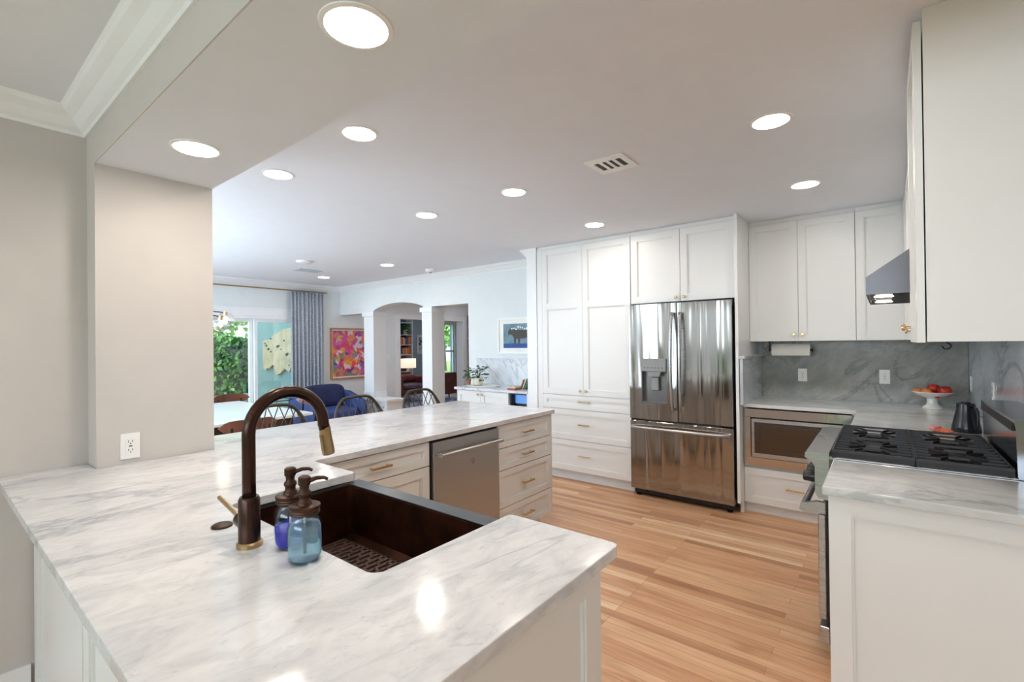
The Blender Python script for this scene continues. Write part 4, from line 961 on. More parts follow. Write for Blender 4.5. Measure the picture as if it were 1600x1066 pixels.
ke = thing('kettle', (0.35, 3.64, 0.914), 'matte black tapered kettle on the counter behind the cooktop', 'kettle')
kx, ky, kz = 0.352, 3.64, 0.9145
b = MB(); b.lathe([(0.062, 0), (0.064, 0.006), (0.061, 0.030), (0.050, 0.085), (0.041, 0.125), (0.040, 0.150), (0.039, 0.156)], (kx, ky, kz), 36); b.build('body', 'kettle_black', ke, 50)
b = MB(); b.lathe([(0.039, 0), (0.037, 0.005), (0.020, 0.006), (0.020, 0.011), (0.001, 0.012)], (kx, ky, kz + 0.156), 30); b.build('lid', 'kettle_black', ke, 40)
b = MB(); b.tube([(kx + 0.02, ky - 0.035, kz + 0.142), (kx + 0.035, ky - 0.065, kz + 0.140), (kx + 0.040, ky - 0.075, kz + 0.12), (kx + 0.040, ky - 0.078, kz + 0.05), (kx + 0.038, ky - 0.075, kz + 0.02)], 0.0062, 10); b.build('handle', 'kettle_black', ke, 'all')
b = MB(); b.tube([(kx - 0.01, ky + 0.05, kz + 0.04), (kx - 0.015, ky + 0.085, kz + 0.06), (kx - 0.02, ky + 0.09, kz + 0.12), (kx - 0.025, ky + 0.12, kz + 0.145)], 0.005, 8); b.build('spout', 'kettle_black', ke, 'all')
pk = thing('pot_holder', (0.25, 3.50, 0.914), 'small crumpled orange and pink cloth on the counter left of the kettle', 'cloth')
b = MB(); b.sphere((0.262, 3.50, 0.928), 0.024, 1.2, 1, 0.55); b.sphere((0.238, 3.53, 0.930), 0.02, 1, 1.2, 0.7); b.build('orange_folds', 'orange_cloth', pk, 'all')
b = MB(); b.sphere((0.215, 3.56, 0.932), 0.021, 1.1, 1, 0.8); b.sphere((0.225, 3.53, 0.944), 0.014, 1.3, 1, 0.7); b.build('pink_folds', 'pink_cloth', pk, 'all')

# ---- ceiling fittings
def downlight(x, y, z, label, glow='lamp_glow', r=0.078):
    t = thing('recessed_light', (x, y, z), label, 'ceiling light', 'recessed ceiling lights')
    b = MB(); b.lathe([(r, -0.0005), (r + 0.014, -0.0005), (r + 0.013, -0.004), (r, -0.006), (r, -0.0005)], (x, y, z), 40, caps=False); b.build('trim_ring', 'plastic_white', t, 40)
    b = MB(); b.lathe([(r, -0.0045), (r, -0.0035)], (x, y, z), 40); b.build('diffuser', glow, t)
downlight(-1.045, 0.70, 2.25, 'big round recessed light nearest the viewer, on the dropped header')
downlight(-2.195, 0.715, 2.25, 'round recessed light above the beige column')
downlight(-2.03, 1.37, CZ, 'round recessed light just past the header, above the sink corner')
downlight(-2.893, 1.38, CZ, 'round recessed light above the back edge of the peninsula, next to the column')
downlight(-2.006, 2.58, CZ, 'round recessed light above the dishwasher, left of the ceiling vent')
downlight(-2.904, 2.58, CZ, 'round recessed light above the stools, left of the one over the dishwasher')
downlight(-2.016, 3.76, CZ, 'round recessed light in front of the tall pantry')
downlight(-0.415, 2.543, CZ, 'large round recessed light right of the ceiling vent')
downlight(-0.408, 3.73, CZ, 'round recessed light in front of the far upper cabinets')
downlight(-5.113, 3.85, CZ, 'small round recessed light over the dining room near the smoke detector')
downlight(-6.726, 3.89, CZ, 'farthest small recessed light near the dining room curtain')
downlight(-0.41, 1.37, CZ, 'recessed light added for fill above the near end of the peninsula, above the picture')  # out of frame, added for its light
for x, y in ((-1.4, -1.2), (0.6, -1.2), (2.2, -1.2), (2.2, 1.5)):
    downlight(x, y, CZ, 'fill light added in the ceiling behind the viewer, outside the picture')  # unseen fill lights added to the family-room ceiling
for x, y in ((-5.6, 6.2), (-6.9, 7.6), (-6.7, 5.9), (-5.2, 7.6)):
    downlight(x, y, CZ, 'fill light added in the hall ceiling behind the arch wall', 'fill_glow_cool')  # added out of view to brighten the hall
for x, y in ((-9.6, 6.6), (-9.4, 10.2), (-9.9, 8.7), (-9.2, 7.6)):
    downlight(x, y, 2.6, 'fill light added in the office ceiling, hidden by the door casing', 'fill_glow_cool')  # unseen lights added to brighten the office
cv = thing('ceiling_vent', (-1.246, 2.545, CZ), 'white metal ceiling vent with dark slots above the kitchen floor', 'vent')
b = MB(); x0, x1, y0, y1 = -1.365, -1.130, 2.425, 2.665
b.box(x0, x1, y0, y0 + 0.055, CZ - 0.007, CZ - 0.0005); b.box(x0, x1, y1 - 0.055, y1, CZ - 0.007, CZ - 0.0005); b.box(x0, x0 + 0.035, y0 + 0.055, y1 - 0.055, CZ - 0.007, CZ - 0.0005); b.box(x1 - 0.035, x1, y0 + 0.055, y1 - 0.055, CZ - 0.007, CZ - 0.0005); b.build('frame', 'plastic_white', cv)
b = MB(); b.box(x0 + 0.035, x1 - 0.035, y0 + 0.055, y1 - 0.055, CZ - 0.002, CZ - 0.0005); b.build('duct', 'slot_dark', cv)
for k in range(1, 4):
    xx = x0 + 0.035 + (x1 - x0 - 0.07) * k / 4
    b = MB(); b.box(xx - 0.0095, xx + 0.0095, y0 + 0.055, y1 - 0.055, CZ - 0.007, CZ - 0.002); b.build('slat', 'plastic_white', cv)
cv = thing('ceiling_vent', (-6.31, 3.41, CZ), 'grey ceiling grille in the dining room ceiling', 'vent')
b = MB(); b.box(-6.41, -6.20, 3.24, 3.57, CZ - 0.006, CZ - 0.0005); b.build('frame', mat('grille_grey', (0.42, 0.46, 0.50), 0.6), cv)
for k in range(8):
    b = MB(); b.box(-6.40, -6.21, 3.26 + k * 0.038, 3.272 + k * 0.038, CZ - 0.010, CZ - 0.006); b.build('slat', 'grille_grey', cv)
b = MB(); b.lathe([(0.09, -0.0005), (0.09, -0.02), (0.07, -0.03), (0.001, -0.03)], (-5.631, 2.994, CZ), 28); tag(b.build('ceiling_disc', 'plastic_white', None, 40), 'flat white round disc on the dining ceiling beside the grey grille', 'ceiling disc')
sd = thing('smoke_detector', (-4.97, 4.48, CZ), 'white round smoke detector on the ceiling near the arch wall', 'smoke detector')
b = MB(); b.lathe([(0.075, -0.0005), (0.075, -0.022), (0.055, -0.045), (0.001, -0.05)], (-4.975, 4.484, CZ), 28); b.build('case', 'plastic_white', sd, 40)
b = MB(); b.lathe([(0.018, -0.052), (0.018, -0.048)], (-4.955, 4.46, CZ), 16); b.build('sensor', 'slot_dark', sd)
#DINING
b = MB(); b.box(-1.5, 0.4, -1.9, -0.25, 0.0, 0.008); tag(b.build('rug', mat('added_rug_green', (0.13, 0.42, 0.24), 0.95, var=0.1)), 'green rug added behind the viewer to tint the steel reflections', 'rug')  # unseen rug, added to put green into the steel reflections
# ---- counter stools
def stool_proto():
    t = thing('counter_stool', (0, 0, 0), '', 'stool', 'lattice-back counter stools behind the peninsula')
    b = MB(); b.prism([(0.2 * math.cos(a) * 1.0, 0.215 * math.sin(a)) for a in [2 * PI * k / 28 for k in range(28)]], 0.645, 0.672, 'z', bev=0.006); b.build('seat', 'stool_seat', t)
    hoop = [(0.06, 0.235, 0.675), (-0.06, 0.238, 0.76), (-0.15, 0.225, 0.845), (-0.185, 0.19, 0.925), (-0.20, 0.145, 0.98), (-0.206, 0.10, 1.0), (-0.21, 0, 1.006)]
    full = hoop + [(x, -y, z) for x, y, z in hoop[:-1][::-1]]
    # smooth
    pts = [Vector(p) for p in full]; sm = []
    for i in range(len(pts) - 1):
        p0, p1, p2, p3 = pts[max(i - 1, 0)], pts[i], pts[i + 1], pts[min(i + 2, len(pts) - 1)]
        for k in range(5):
            q = k / 5
            sm.append(0.5 * ((2 * p1) + (-p0 + p2) * q + (2 * p0 - 5 * p1 + 4 * p2 - p3) * q * q + (-p0 + 3 * p1 - 3 * p2 + p3) * q ** 3))
    sm.append(pts[-1])
    b = MB(); b.tube(sm, 0.0125, 10); b.build('back_hoop', 'stool_metal', t, 'all')
    b = MB(); n = len(sm); tops = [sm[int(n * q)] for q in (0.10, 0.2, 0.30, 0.39, 0.46, 0.54, 0.61, 0.70, 0.8, 0.9)]
    bots = [Vector((0.19 * math.cos(a), 0.205 * math.sin(a), 0.66)) for a in [PI / 2 + 0.1 + (PI - 0.2) * k / 9 for k in range(10)]]
    for i in range(10):
        for j in (i - 2, i + 2):
            if 0 <= j < 10: b.tube([bots[i], (bots[i] + tops[j]) / 2 + Vector((-0.006, 0, 0)), tops[j]], 0.0042, 6)
    b.build('lattice', 'stool_metal', t, 'all')
    for sx in (-1, 1):
        for sy in (-1, 1):
            b = MB(); b.tube([(sx * 0.12, sy * 0.13, 0.648), (sx * 0.20, sy * 0.20, 0.0)], 0.0115, 8); b.build('leg', 'stool_metal', t, True)
    b = MB(); r = [(0.177, 0.18, 0.2), (-0.177, 0.18, 0.2), (-0.177, -0.18, 0.2), (0.177, -0.18, 0.2)]; b.tube(r, 0.009, 8, closed=True); b.build('footrest', 'stool_metal', t)
    return t
st = stool_proto()
st.location = (-3.30, 1.62, 0); st['label'] = 'dark lattice-back counter stool nearest the column, seen through the faucet'
dup(st, (-3.30, 2.31, 0), 'dark lattice-back counter stool in front of the navy armchair')
dup(st, (-3.30, 2.99, 0), 'dark lattice-back counter stool in front of the arch, nearest the pantry')

# ---- dining table and chairs
dt = thing('dining_table', (-5.55, 1.5, 0), 'long white-topped dining table behind the column', 'table')
b = MB(); b.box(-6.45, -4.66, 0.35, 2.56, 0.722, 0.75, bev=0.004); b.build('tabletop', 'table_white', dt)
b = MB(); b.box(-6.30, -4.80, 0.50, 2.42, 0.63, 0.722); b.build('apron', 'wood_dark', dt)
for xx in (-6.25, -4.85):
    for yy in (0.56, 2.36):
        b = MB(); b.box(xx - 0.035, xx + 0.035, yy - 0.035, yy + 0.035, 0, 0.63); b.build('leg', 'wood_dark', dt)
def dchair():
    t = thing('dining_chair', (0, 0, 0), '', 'chair', 'curved wooden dining chairs')
    # faces local -x ; backrest at x = +0.2
    pts = []; b = MB()
    tb = bmesh.new(); grid = []
    for i in range(15):
        a = -1 + 2 * i / 14
        xx = 0.215 - 0.075 * a * a; yy = 0.235 * a; hh = 0.058 * (1 - 0.9 * abs(a) ** 6)
        grid.append([tb.verts.new((xx + dx, yy, 0.765 + dz)) for dx, dz in ((-0.009, -hh), (0.006, -hh), (0.012, hh), (-0.003, hh))])
    for A, B_ in zip(grid, grid[1:]):
        for k in range(4): tb.faces.new((A[k], A[(k + 1) % 4], B_[(k + 1) % 4], B_[k]))
    tb.faces.new(grid[0]); tb.faces.new(grid[-1][::-1]); bmesh.ops.recalc_face_normals(tb, faces=tb.faces[:])
    b._add(tb); b.build('backrest', 'wood_walnut', t)
    b = MB(); b.prism([(-0.22, -0.19), (-0.22, 0.19), (-0.1, 0.22), (0.17, 0.19), (0.19, 0), (0.17, -0.19), (-0.1, -0.22)], 0.43, 0.455, 'z', bev=0.005); b.build('seat', 'wood_walnut', t)
    for s in (-1, 1):
        b = MB(); b.tube([(0.19, s * 0.17, 0), (0.165, s * 0.165, 0.44), (0.185, s * 0.15, 0.76)], [0.012, 0.016, 0.012], 8); b.build('leg', 'black_metal', t, True)
        b = MB(); b.tube([(-0.20, s * 0.18, 0), (-0.17, s * 0.165, 0.43)], [0.012, 0.016], 8); b.build('leg', 'black_metal', t, True)
    return t
ch = dchair(); ch.location = (-4.44, 1.78, 0); ch['label'] = 'brown curved wooden dining chair on the near side of the white table'
dup(ch, (-6.50, 2.56, 0), 'brown wooden dining chair at the far side of the white table, beside the column', rz=PI + 0.15)
dup(ch, (-5.62, 2.86, 0), 'brown wooden dining chair at the right end of the white table', rz=PI / 2)
dup(ch, (-4.44, 1.05, 0), 'brown wooden dining chair hidden behind the column', rz=0)

# ---- chandelier
cl = thing('chandelier', (-5.45, 1.45, 1.8), 'black chandelier with clear glass globes, its end showing beside the column', 'chandelier')
b = MB(); b.tube([(-5.45, 1.45, CZ - 0.001), (-5.45, 1.45, 1.84)], 0.008, 8); b.lathe([(0.07, -0.02), (0.07, -0.001)], (-5.45, 1.45, CZ)); b.sphere((-5.45, 1.45, 1.83), 0.035); b.build('stem', 'black_metal', cl)
gl = [(-5.32, 1.985, 1.715), (-5.22, 1.905, 1.665), (-5.45, 1.87, 1.69), (-5.12, 1.60, 1.70), (-5.75, 1.62, 1.70), (-5.30, 1.05, 1.70), (-5.6, 0.98, 1.68), (-5.62, 1.90, 1.72)]
for g_ in gl:
    b = MB(); b.tube([(-5.45, 1.45, 1.835), (g_[0], g_[1], g_[2] + 0.075)], 0.0055, 8); arm = b.build('arm', 'black_metal', cl)
    b = MB(); b.cyl((g_[0], g_[1], g_[2] + 0.045), (g_[0], g_[1], g_[2] + 0.085), 0.02, 12); b.build('socket', 'brass', arm, True)
    b = MB(); b.sphere(g_, 0.082); b.build('globe', 'globe_glass', arm, 'all')
    b = MB(); b.sphere((g_[0], g_[1], g_[2] + 0.012), 0.022, sub=2); b.build('bulb', 'bulb_glow', arm, 'all')

# ---- curtain and rod
def curtain(name, p, q, z0, z1, m, label, folds=9, amp=0.035, axis='y', cat='curtain'):
    b = MB(); t = bmesh.new(); n = folds * 10
    rows = []
    for j, z in enumerate([z1 - (z1 - z0) * k / 8 for k in range(9)]):
        w = j / 8; row = []
        for i in range(n + 1):
            u = i / n; a = amp * (0.55 + 0.6 * w) * math.sin(2 * PI * folds * u + 0.35 * math.sin(9 * u + 1.3 * w))
            along = p + (q - p) * (u + 0.012 * math.sin(5 * u * PI + 2 * w))
            row.append(t.verts.new((axis + a, along, z)))
        rows.append(row)
    for A, B_ in zip(rows, rows[1:]):
        for i in range(n): t.faces.new((A[i], A[i + 1], B_[i + 1], B_[i]))
    b._add(t); o = b.build(name, m, None, 'all')
    md = o.modifiers.new('thick', 'SOLIDIFY'); md.thickness = 0.003
    return tag(o, label, cat)
curtain('curtain', 3.845, 4.43, 0.02, 2.345, 'curtain_linen', 'pale blue grey linen curtain beside the sliding glass door', 9, 0.034, XW + 0.115)
rd = thing('curtain_rod', (XW + 0.115, 2.8, 2.36), 'thin brass curtain rod above the sliding glass door', 'curtain rod')
b = MB(); b.tube([(XW + 0.115, 0.9, 2.360), (XW + 0.115, 4.50, 2.360)], 0.011, 10); b.build('rod', 'brass_aged', rd)
for yy in (1.0, 4.48): b = MB(); b.box(XW + 0.0005, XW + 0.115, yy - 0.008, yy + 0.008, 2.353, 2.367); b.build('bracket', 'brass_aged', rd)

# ---- navy armchair (faces +x)
na = thing('armchair', (-6.9, 4.05, 0), 'navy blue velvet armchair with loose cushions below the colourful painting', 'armchair')
b = MB(); b.box(-7.30, -6.52, 3.62, 4.50, 0.14, 0.30, bev=0.03, seg=3); b.build('base', 'blue_velvet', na, 'all')
b = MB(); b.box(-7.36, -7.18, 3.66, 4.46, 0.28, 0.70, bev=0.05, seg=3); b.build('back', 'navy_velvet', na, 'all')
for yy in (3.60, 4.40):
    b = MB(); b.prism([(-7.30, 0.22), (-7.30, 0.62), (-7.22, 0.70), (-7.0, 0.69), (-6.62, 0.58), (-6.54, 0.50), (-6.52, 0.22)], yy, yy + 0.12, 'y', bev=0.03); b.build('arm', 'blue_velvet', na, 'all')
b = MB(); b.pillow(-7.20, -6.50, 3.73, 4.39, 0.29, 0.47, 0.05); b.build('seat_cushion', 'blue_velvet', na, 'all')
b = MB(); b.pillow(-0.10, 0.10, -0.37, 0.37, -0.19, 0.19, 0.05, M=Matrix.Translation((-7.08, 4.06, 0.625)) @ Matrix.Rotation(-0.22, 4, 'Y')); b.build('back_cushion', 'navy_velvet', na, 'all')
for xx in (-7.22, -6.60):
    for yy in (3.70, 4.42): b = MB(); b.cyl((xx, yy, 0), (xx, yy, 0.15), 0.016, 8, r2=0.022); b.build('leg', 'wood_dark', na)
stb = thing('side_table', (-7.25, 3.52, 0), 'round glass side table on thin black legs in front of the curtain', 'side table')
b = MB(); b.lathe([(0.24, 0.628), (0.24, 0.634)], (-7.24, 3.36, 0), 36); b.build('top', 'window_glass', stb)
b = MB(); b.tube([(-7.22 + 0.245 * math.cos(a), 3.36 + 0.245 * math.sin(a), 0.631) for a in [2 * PI * k / 32 for k in range(32)]], 0.007, 6, closed=True); b.build('rim', 'black_metal', stb)
for a in (0.5, 2.6, 4.7):
    b = MB(); b.tube([(-7.22 + 0.24 * math.cos(a), 3.36 + 0.24 * math.sin(a), 0.628), (-7.22 + 0.2 * math.cos(a), 3.36 + 0.2 * math.sin(a), 0)], 0.006, 6); b.build('leg', 'black_metal', stb)
b = MB(); b.lathe([(0.17, 0.31), (0.17, 0.325)], (-7.24, 3.36, 0), 30); b.build('shelf', 'black_metal', stb)

# ---- pictures
pa = thing('painting', (XW + 0.02, 4.99, 0.82), 'colourful abstract painting in a light wooden frame beside the arch', 'painting')
b = MB(); y0, y1, z0, z1, w = 4.612, 5.370, 0.825, 1.755, 0.026
b.box(XW, XW + 0.045, y0, y0 + w, z0, z1); b.box(XW, XW + 0.045, y1 - w, y1, z0, z1); b.box(XW, XW + 0.045, y0 + w, y1 - w, z0, z0 + w); b.box(XW, XW + 0.045, y0 + w, y1 - w, z1 - w, z1); b.build('frame', 'wood_frame', pa)
b = MB(); b.box(XW, XW + 0.022, y0 + w, y1 - w, z0 + w, z1 - w); b.build('mat_board', 'plastic_white', pa)
b = MB(); b.box(XW + 0.022, XW + 0.026, y0 + w + 0.022, y1 - w - 0.022, z0 + w + 0.022, z1 - w - 0.022); b.build('canvas', 'abstract_paint', pa)
ba = thing('framed_picture', (-3.57, Y0 - 0.01, 1.3), 'white framed picture of a dark cow on a blue ground, above the coffee bar', 'picture')
b = MB(); x0, x1, z0, z1 = -4.025, -3.150, 1.302, 1.772
for q in ((x0, x0 + 0.022, z0, z1), (x1 - 0.022, x1, z0, z1), (x0 + 0.022, x1 - 0.022, z0, z0 + 0.022), (x0 + 0.022, x1 - 0.022, z1 - 0.022, z1)): b.box(q[0], q[1], Y0 - 0.03, Y0, q[2], q[3])
b.build('frame', 'plastic_white', ba)
b = MB(); b.box(x0 + 0.022, x1 - 0.022, Y0 - 0.015, Y0, z0 + 0.022, z1 - 0.022); b.build('mat_board', 'paper', ba)
b = MB(); b.box(x0 + 0.09, x1 - 0.09, Y0 - 0.017, Y0 - 0.015, z0 + 0.078, z1 - 0.078); pr_ = b.build('print', 'print_sky', ba)
b = MB(); b.box(x0 + 0.09, x1 - 0.09, Y0 - 0.0175, Y0 - 0.017, z0 + 0.078, z0 + 0.135); b.build('blue_ground', mat('print_blue', (0.02, 0.07, 0.28), 0.6), pr_)
cow = [(-3.86, 1.575), (-3.84, 1.62), (-3.80, 1.635), (-3.76, 1.625), (-3.68, 1.612), (-3.55, 1.605), (-3.45, 1.610), (-3.40, 1.595), (-3.385, 1.52), (-3.39, 1.43), (-3.41, 1.43), (-3.42, 1.50), (-3.45, 1.52), (-3.46, 1.43), (-3.48, 1.43), (-3.49, 1.515),
       (-3.60, 1.505), (-3.655, 1.50), (-3.67, 1.43), (-3.69, 1.43), (-3.695, 1.50), (-3.72, 1.50), (-3.735, 1.43), (-3.755, 1.43), (-3.76, 1.51), (-3.79, 1.55), (-3.82, 1.558), (-3.85, 1.552)]
b = MB(); b.prism(cow, Y0 - 0.0185, Y0 - 0.017, 'y'); b.build('cow', mat('print_brown', (0.07, 0.06, 0.055), 0.7), pr_)
b = MB(); rnd = random.Random(4)
for k in range(13):
    px_, pz_ = -3.79 + k * 0.034, 1.632 + rnd.uniform(-0.012, 0.022); b.cyl((px_, Y0 - 0.0195, pz_), (px_, Y0 - 0.0185, pz_), 0.010 + 0.004 * rnd.random(), 8)
b.build('white_flowers', 'plastic_white', pr_)

# ---- coffee bar
cb = thing('coffee_bar_cabinet', (-3.7, 4.5, 0), 'white low cabinet of the coffee bar against the far wall', 'cabinet')
b = MB(); b.box(-4.245, -3.44, 4.27, 4.815, 0.1, 0.868); b.box(-4.22, -3.14, 4.33, 4.815, 0, 0.1); b.box(-3.44, -3.42, 4.25, 4.815, 0.1, 0.868); b.box(-3.155, -3.135, 4.25, 4.815, 0.1, 0.868); b.box(-3.42, -3.155, 4.79, 4.815, 0.1, 0.868); b.box(-3.42, -3.155, 4.25, 4.79, 0.1, 0.12); b.build('body', 'cabinet_white', cb)
dl = leaf(Mx, 'door', cb, -4.245, -3.852, 0.1, 0.865, rail=0.05); dr = leaf(Mx, 'door', cb, -3.850, -3.44, 0.1, 0.865, rail=0.05); knob(Mx, -3.885, 0.825, dl); knob(Mx, -3.818, 0.825, dr)
cbt = thing('countertop', (-3.7, 4.5, 0.87), 'short marble countertop of the coffee bar left of the pantry', 'countertop')
b = MB(); b.prism([(-4.29, 4.25), (-4.275, 4.225), (-3.134, 4.225), (-3.134, 4.818), (-4.29, 4.818)], 0.870, 0.900, 'z', bev=0.003); b.build('slab', 'marble_splash_bar', cbt)
b = MB(); b.box(-4.40, -3.134, 4.796, 4.819, 0.9005, 1.225); b.box(-4.41, -3.134, 4.785, 4.819, 1.225, 1.245); tag(b.build('backsplash', 'marble_splash_bar'), 'white marble backsplash with grey veins behind the coffee bar plants', 'backsplash')
wc = thing('beverage_cooler', (-3.29, 4.5, 0.12), 'undercounter beverage cooler glowing blue in the coffee bar', 'cooler')
b = MB(); b.box(-3.418, -3.157, 4.70, 4.78, 0.125, 0.865); b.box(-3.418, -3.40, 4.28, 4.70, 0.125, 0.865); b.box(-3.175, -3.157, 4.28, 4.70, 0.125, 0.865); b.box(-3.40, -3.175, 4.28, 4.70, 0.125, 0.15); b.box(-3.40, -3.175, 4.28, 4.70, 0.85, 0.865); b.build('case', 'black_gap', wc)
b = MB(); b.box(-3.40, -3.175, 4.36, 4.37, 0.74, 0.848); b.build('light_panel', 'cooler_glow', wc)
b = MB(); b.box(-3.40, -3.175, 4.262, 4.275, 0.14, 0.86); b.build('glass_door', 'window_glass', wc)
b = MB(); b.box(-3.40, -3.175, 4.30, 4.68, 0.69, 0.70); b.box(-3.40, -3.175, 4.30, 4.68, 0.45, 0.46); b.build('shelf', 'black_metal', wc)
for k in range(5):
    b = MB(); xx = -3.382 + k * 0.045; b.lathe([(0.018, 0), (0.018, 0.13), (0.008, 0.17), (0.008, 0.20)], (xx, 4.36, 0.461), 12)
    tag(b.build('bottle', ('book_1', 'book_6', 'book_0', 'book_6', 'book_1')[k]), 'dark bottle standing in the coffee bar beverage cooler', 'bottle', 'bottles in the beverage cooler')
tr = MB(); tr.lathe([(0.26, 0), (0.27, 0.010), (0.262, 0.010), (0.25, 0.004)], (0, 0, 0), 40, M=Matrix.Translation((-4.04, 4.50, 0.9005)) @ Matrix.Diagonal((1, 0.55, 1, 1))); tag(tr.build('tray', 'ceramic_white', None, 40), 'flat oval white tray under the potted plants on the coffee bar', 'tray')
def leaves(b, c, n, spread, h0, h1, size, rnd, droop=0.5):
    for k in range(n):
        a = rnd.uniform(0, 2 * PI); rr = spread * rnd.uniform(0.25, 1); z = rnd.uniform(h0, h1)
        tip = Vector((c[0] + rr * math.cos(a), c[1] + rr * math.sin(a), z)); base = Vector((c[0], c[1], c[2]))
        b.tube([base, (base + tip) / 2 + Vector((0, 0, 0.03)), tip], 0.0018, 4)
        d = Vector((math.cos(a), math.sin(a), rnd.uniform(-droop, droop))).normalized(); s = d.cross(Vector((0, 0, 1))).normalized(); s = (s + Vector((0, 0, rnd.uniform(-0.7, 0.7)))).normalized(); L = size * rnd.uniform(0.7, 1.2)
        t = bmesh.new(); P = [tip, tip + d * L * 0.25 + s * L * 0.34, tip + d * L * 0.6 + s * L * 0.30, tip + d * L, tip + d * L * 0.6 - s * L * 0.30, tip + d * L * 0.25 - s * L * 0.34]
        up = d.cross(s) * L * 0.08; mid = tip + d * L * 0.5 - up
        vs = [t.verts.new(p) for p in P]; m_ = t.verts.new(mid)
        for i in range(6): t.faces.new((vs[i], vs[(i + 1) % 6], m_))
        b._add(t)
pp = thing('potted_plant', (-4.12, 4.5, 0.911), 'leafy green pothos in a cream pot on the coffee bar', 'plant')
b = MB(); b.lathe([(0.055, 0), (0.062, 0.01), (0.066, 0.06), (0.064, 0.09), (0.058, 0.09), (0.058, 0.078), (0.001, 0.076)], (-4.12, 4.50, 0.911), 30); b.build('pot', 'ceramic_cream', pp, 40)
b = MB(); leaves(b, (-4.12, 4.50, 0.985), 34, 0.10, 1.0, 1.15, 0.062, random.Random(5)); leaves(b, (-4.10, 4.5, 0.985), 8, 0.14, 0.93, 1.02, 0.05, random.Random(9)); b.build('foliage', 'leaf_dark', pp)
pp = thing('potted_plant', (-4.245, 4.45, 0.911), 'small green plant in a terracotta pot at the left end of the coffee bar', 'plant')
b = MB(); b.lathe([(0.024, 0), (0.032, 0.075), (0.028, 0.075), (0.001, 0.068)], (-4.235, 4.45, 0.911), 24); b.build('pot', 'terracotta', pp, 40)
b = MB(); leaves(b, (-4.235, 4.45, 0.98), 30, 0.055, 0.98, 1.10, 0.045, random.Random(6)); b.build('foliage', 'leaf_green', pp)
b = MB(); b.lathe([(0.038, 0), (0.04, 0.10), (0.037, 0.105)], (-3.42, 4.62, 0.9005), 24); tag(b.build('canister', 'ceramic_white', None, 40), 'small white canister behind the books on the coffee bar', 'canister')
mxr = thing('stand_mixer', (-3.24, 4.60, 0.9), 'dark blue appliance at the right end of the coffee bar beside the pantry wall', 'appliance')
b = MB(); b.lathe([(0.07, 0), (0.075, 0.02), (0.045, 0.05), (0.04, 0.18)], (-3.22, 4.62, 0.9005), 24); b.build('stand', 'mixer_blue', mxr, 40)
b = MB(); b.lathe([(0.02, 0), (0.06, 0.05), (0.085, 0.14), (0.085, 0.19)], (-3.255, 4.62, 1.085), 24); b.build('head', 'mixer_blue', mxr, 40)
for k, (x, dxx, hh, m, lb) in enumerate(((-3.365, 0.045, 0.115, 'book_2', 'brown book leaning on the coffee bar, leftmost of the leaning books'), (-3.335, 0.05, 0.12, 'book_3', 'cream book leaning between two others on the coffee bar'), (-3.300, 0.04, 0.13, 'book_4', 'dark green book leaning on the coffee bar, nearest the pantry'))):
    b = MB(); b.prism([(x, 0.901), (x + 0.016, 0.901), (x + 0.016 + dxx, 0.901 + hh), (x + dxx, 0.901 + hh)], 4.40, 4.52, 'y'); tag(b.build('book', m), lb, 'book', 'books leaning on the coffee bar')
for k, (z, m, lb) in enumerate(((0.9005, 'book_0', 'red book lying flat on the coffee bar, bottom of the small pile'), (0.9185, 'book_3', 'pale book lying flat on the coffee bar, top of the small pile'))):
    b = MB(); b.box(-3.455 + 0.01 * k, -3.345, 4.28, 4.39, z, z + 0.0175); tag(b.build('book', m), lb, 'book', 'books lying on the coffee bar')

# ---- office
xo = -10.7
bs = thing('bookshelf', (-10.85, 8.2, 0), 'tall built-in bookshelf in the grey office beyond the arch', 'bookshelf')
b = MB(); b.box(-10.995, -10.98, 7.5, 8.93, 0, 2.45); b.build('back', 'shelf_back', bs)
for yy in (7.5, 8.90): b = MB(); b.box(-10.98, xo, yy, yy + 0.03, 0, 2.45); b.build('side', 'shelf_white', bs)
for z in (2.43, 2.05, 1.705, 1.42, 1.14, 0.84, 0.5, 0.1): b = MB(); b.box(-10.98, xo, 7.53, 8.90, z, z + 0.02); b.build('shelf', 'shelf_white', bs)
rnd = random.Random(12)
def bookrow(y0, y1, z, cols, lbl, grp, hmax):
    y = y0; k = 0
    while y < y1:
        w = rnd.uniform(0.028, 0.05); h = hmax * rnd.uniform(0.8, 1.0)
        b = MB(); b.box(-10.93, xo - 0.03, y, y + w - 0.002, z, z + h)
        tag(b.build('book', 'book_%d' % cols[k % len(cols)]), lbl, 'book', grp); y += w; k += 1
bookrow(8.30, 8.88, 1.4405, [2, 3, 2, 1, 1, 5, 2, 0], 'upright book on the upper book row of the office shelf', 'books on the upper office shelf', 0.22)
bookrow(8.56, 8.88, 1.1605, [6, 2, 0, 2, 7], 'upright book on the lower book row of the office shelf', 'books on the lower office shelf', 0.22)
def pot_plant(x, y, z, lb, r, n, h0, h1, sp, seed, potm='ceramic_cream', leafm='leaf_green', size=0.08, ph=0.1):
    t = thing('potted_plant', (x, y, z), lb, 'plant'); b = MB(); b.lathe([(r * 0.8, 0), (r, ph), (r * 0.9, ph), (0.001, ph * 0.9)], (x, y, z), 20); b.build('pot', potm, t, 40)
    b = MB(); leaves(b, (x, y, z + ph * 0.9), n, sp, z + h0, z + h1, size, random.Random(seed)); b.build('foliage', leafm, t)
pot_plant(-10.80, 8.42, 1.1605, 'small green plant left of the books on the lower office shelf', 0.045, 26, 0.06, 0.2, 0.09, 3)
pot_plant(-10.78, 8.72, 1.7255, 'trailing green plant near the top of the office bookshelf', 0.06, 60, 0.02, 0.31, 0.11, 8, size=0.085, ph=0.14)
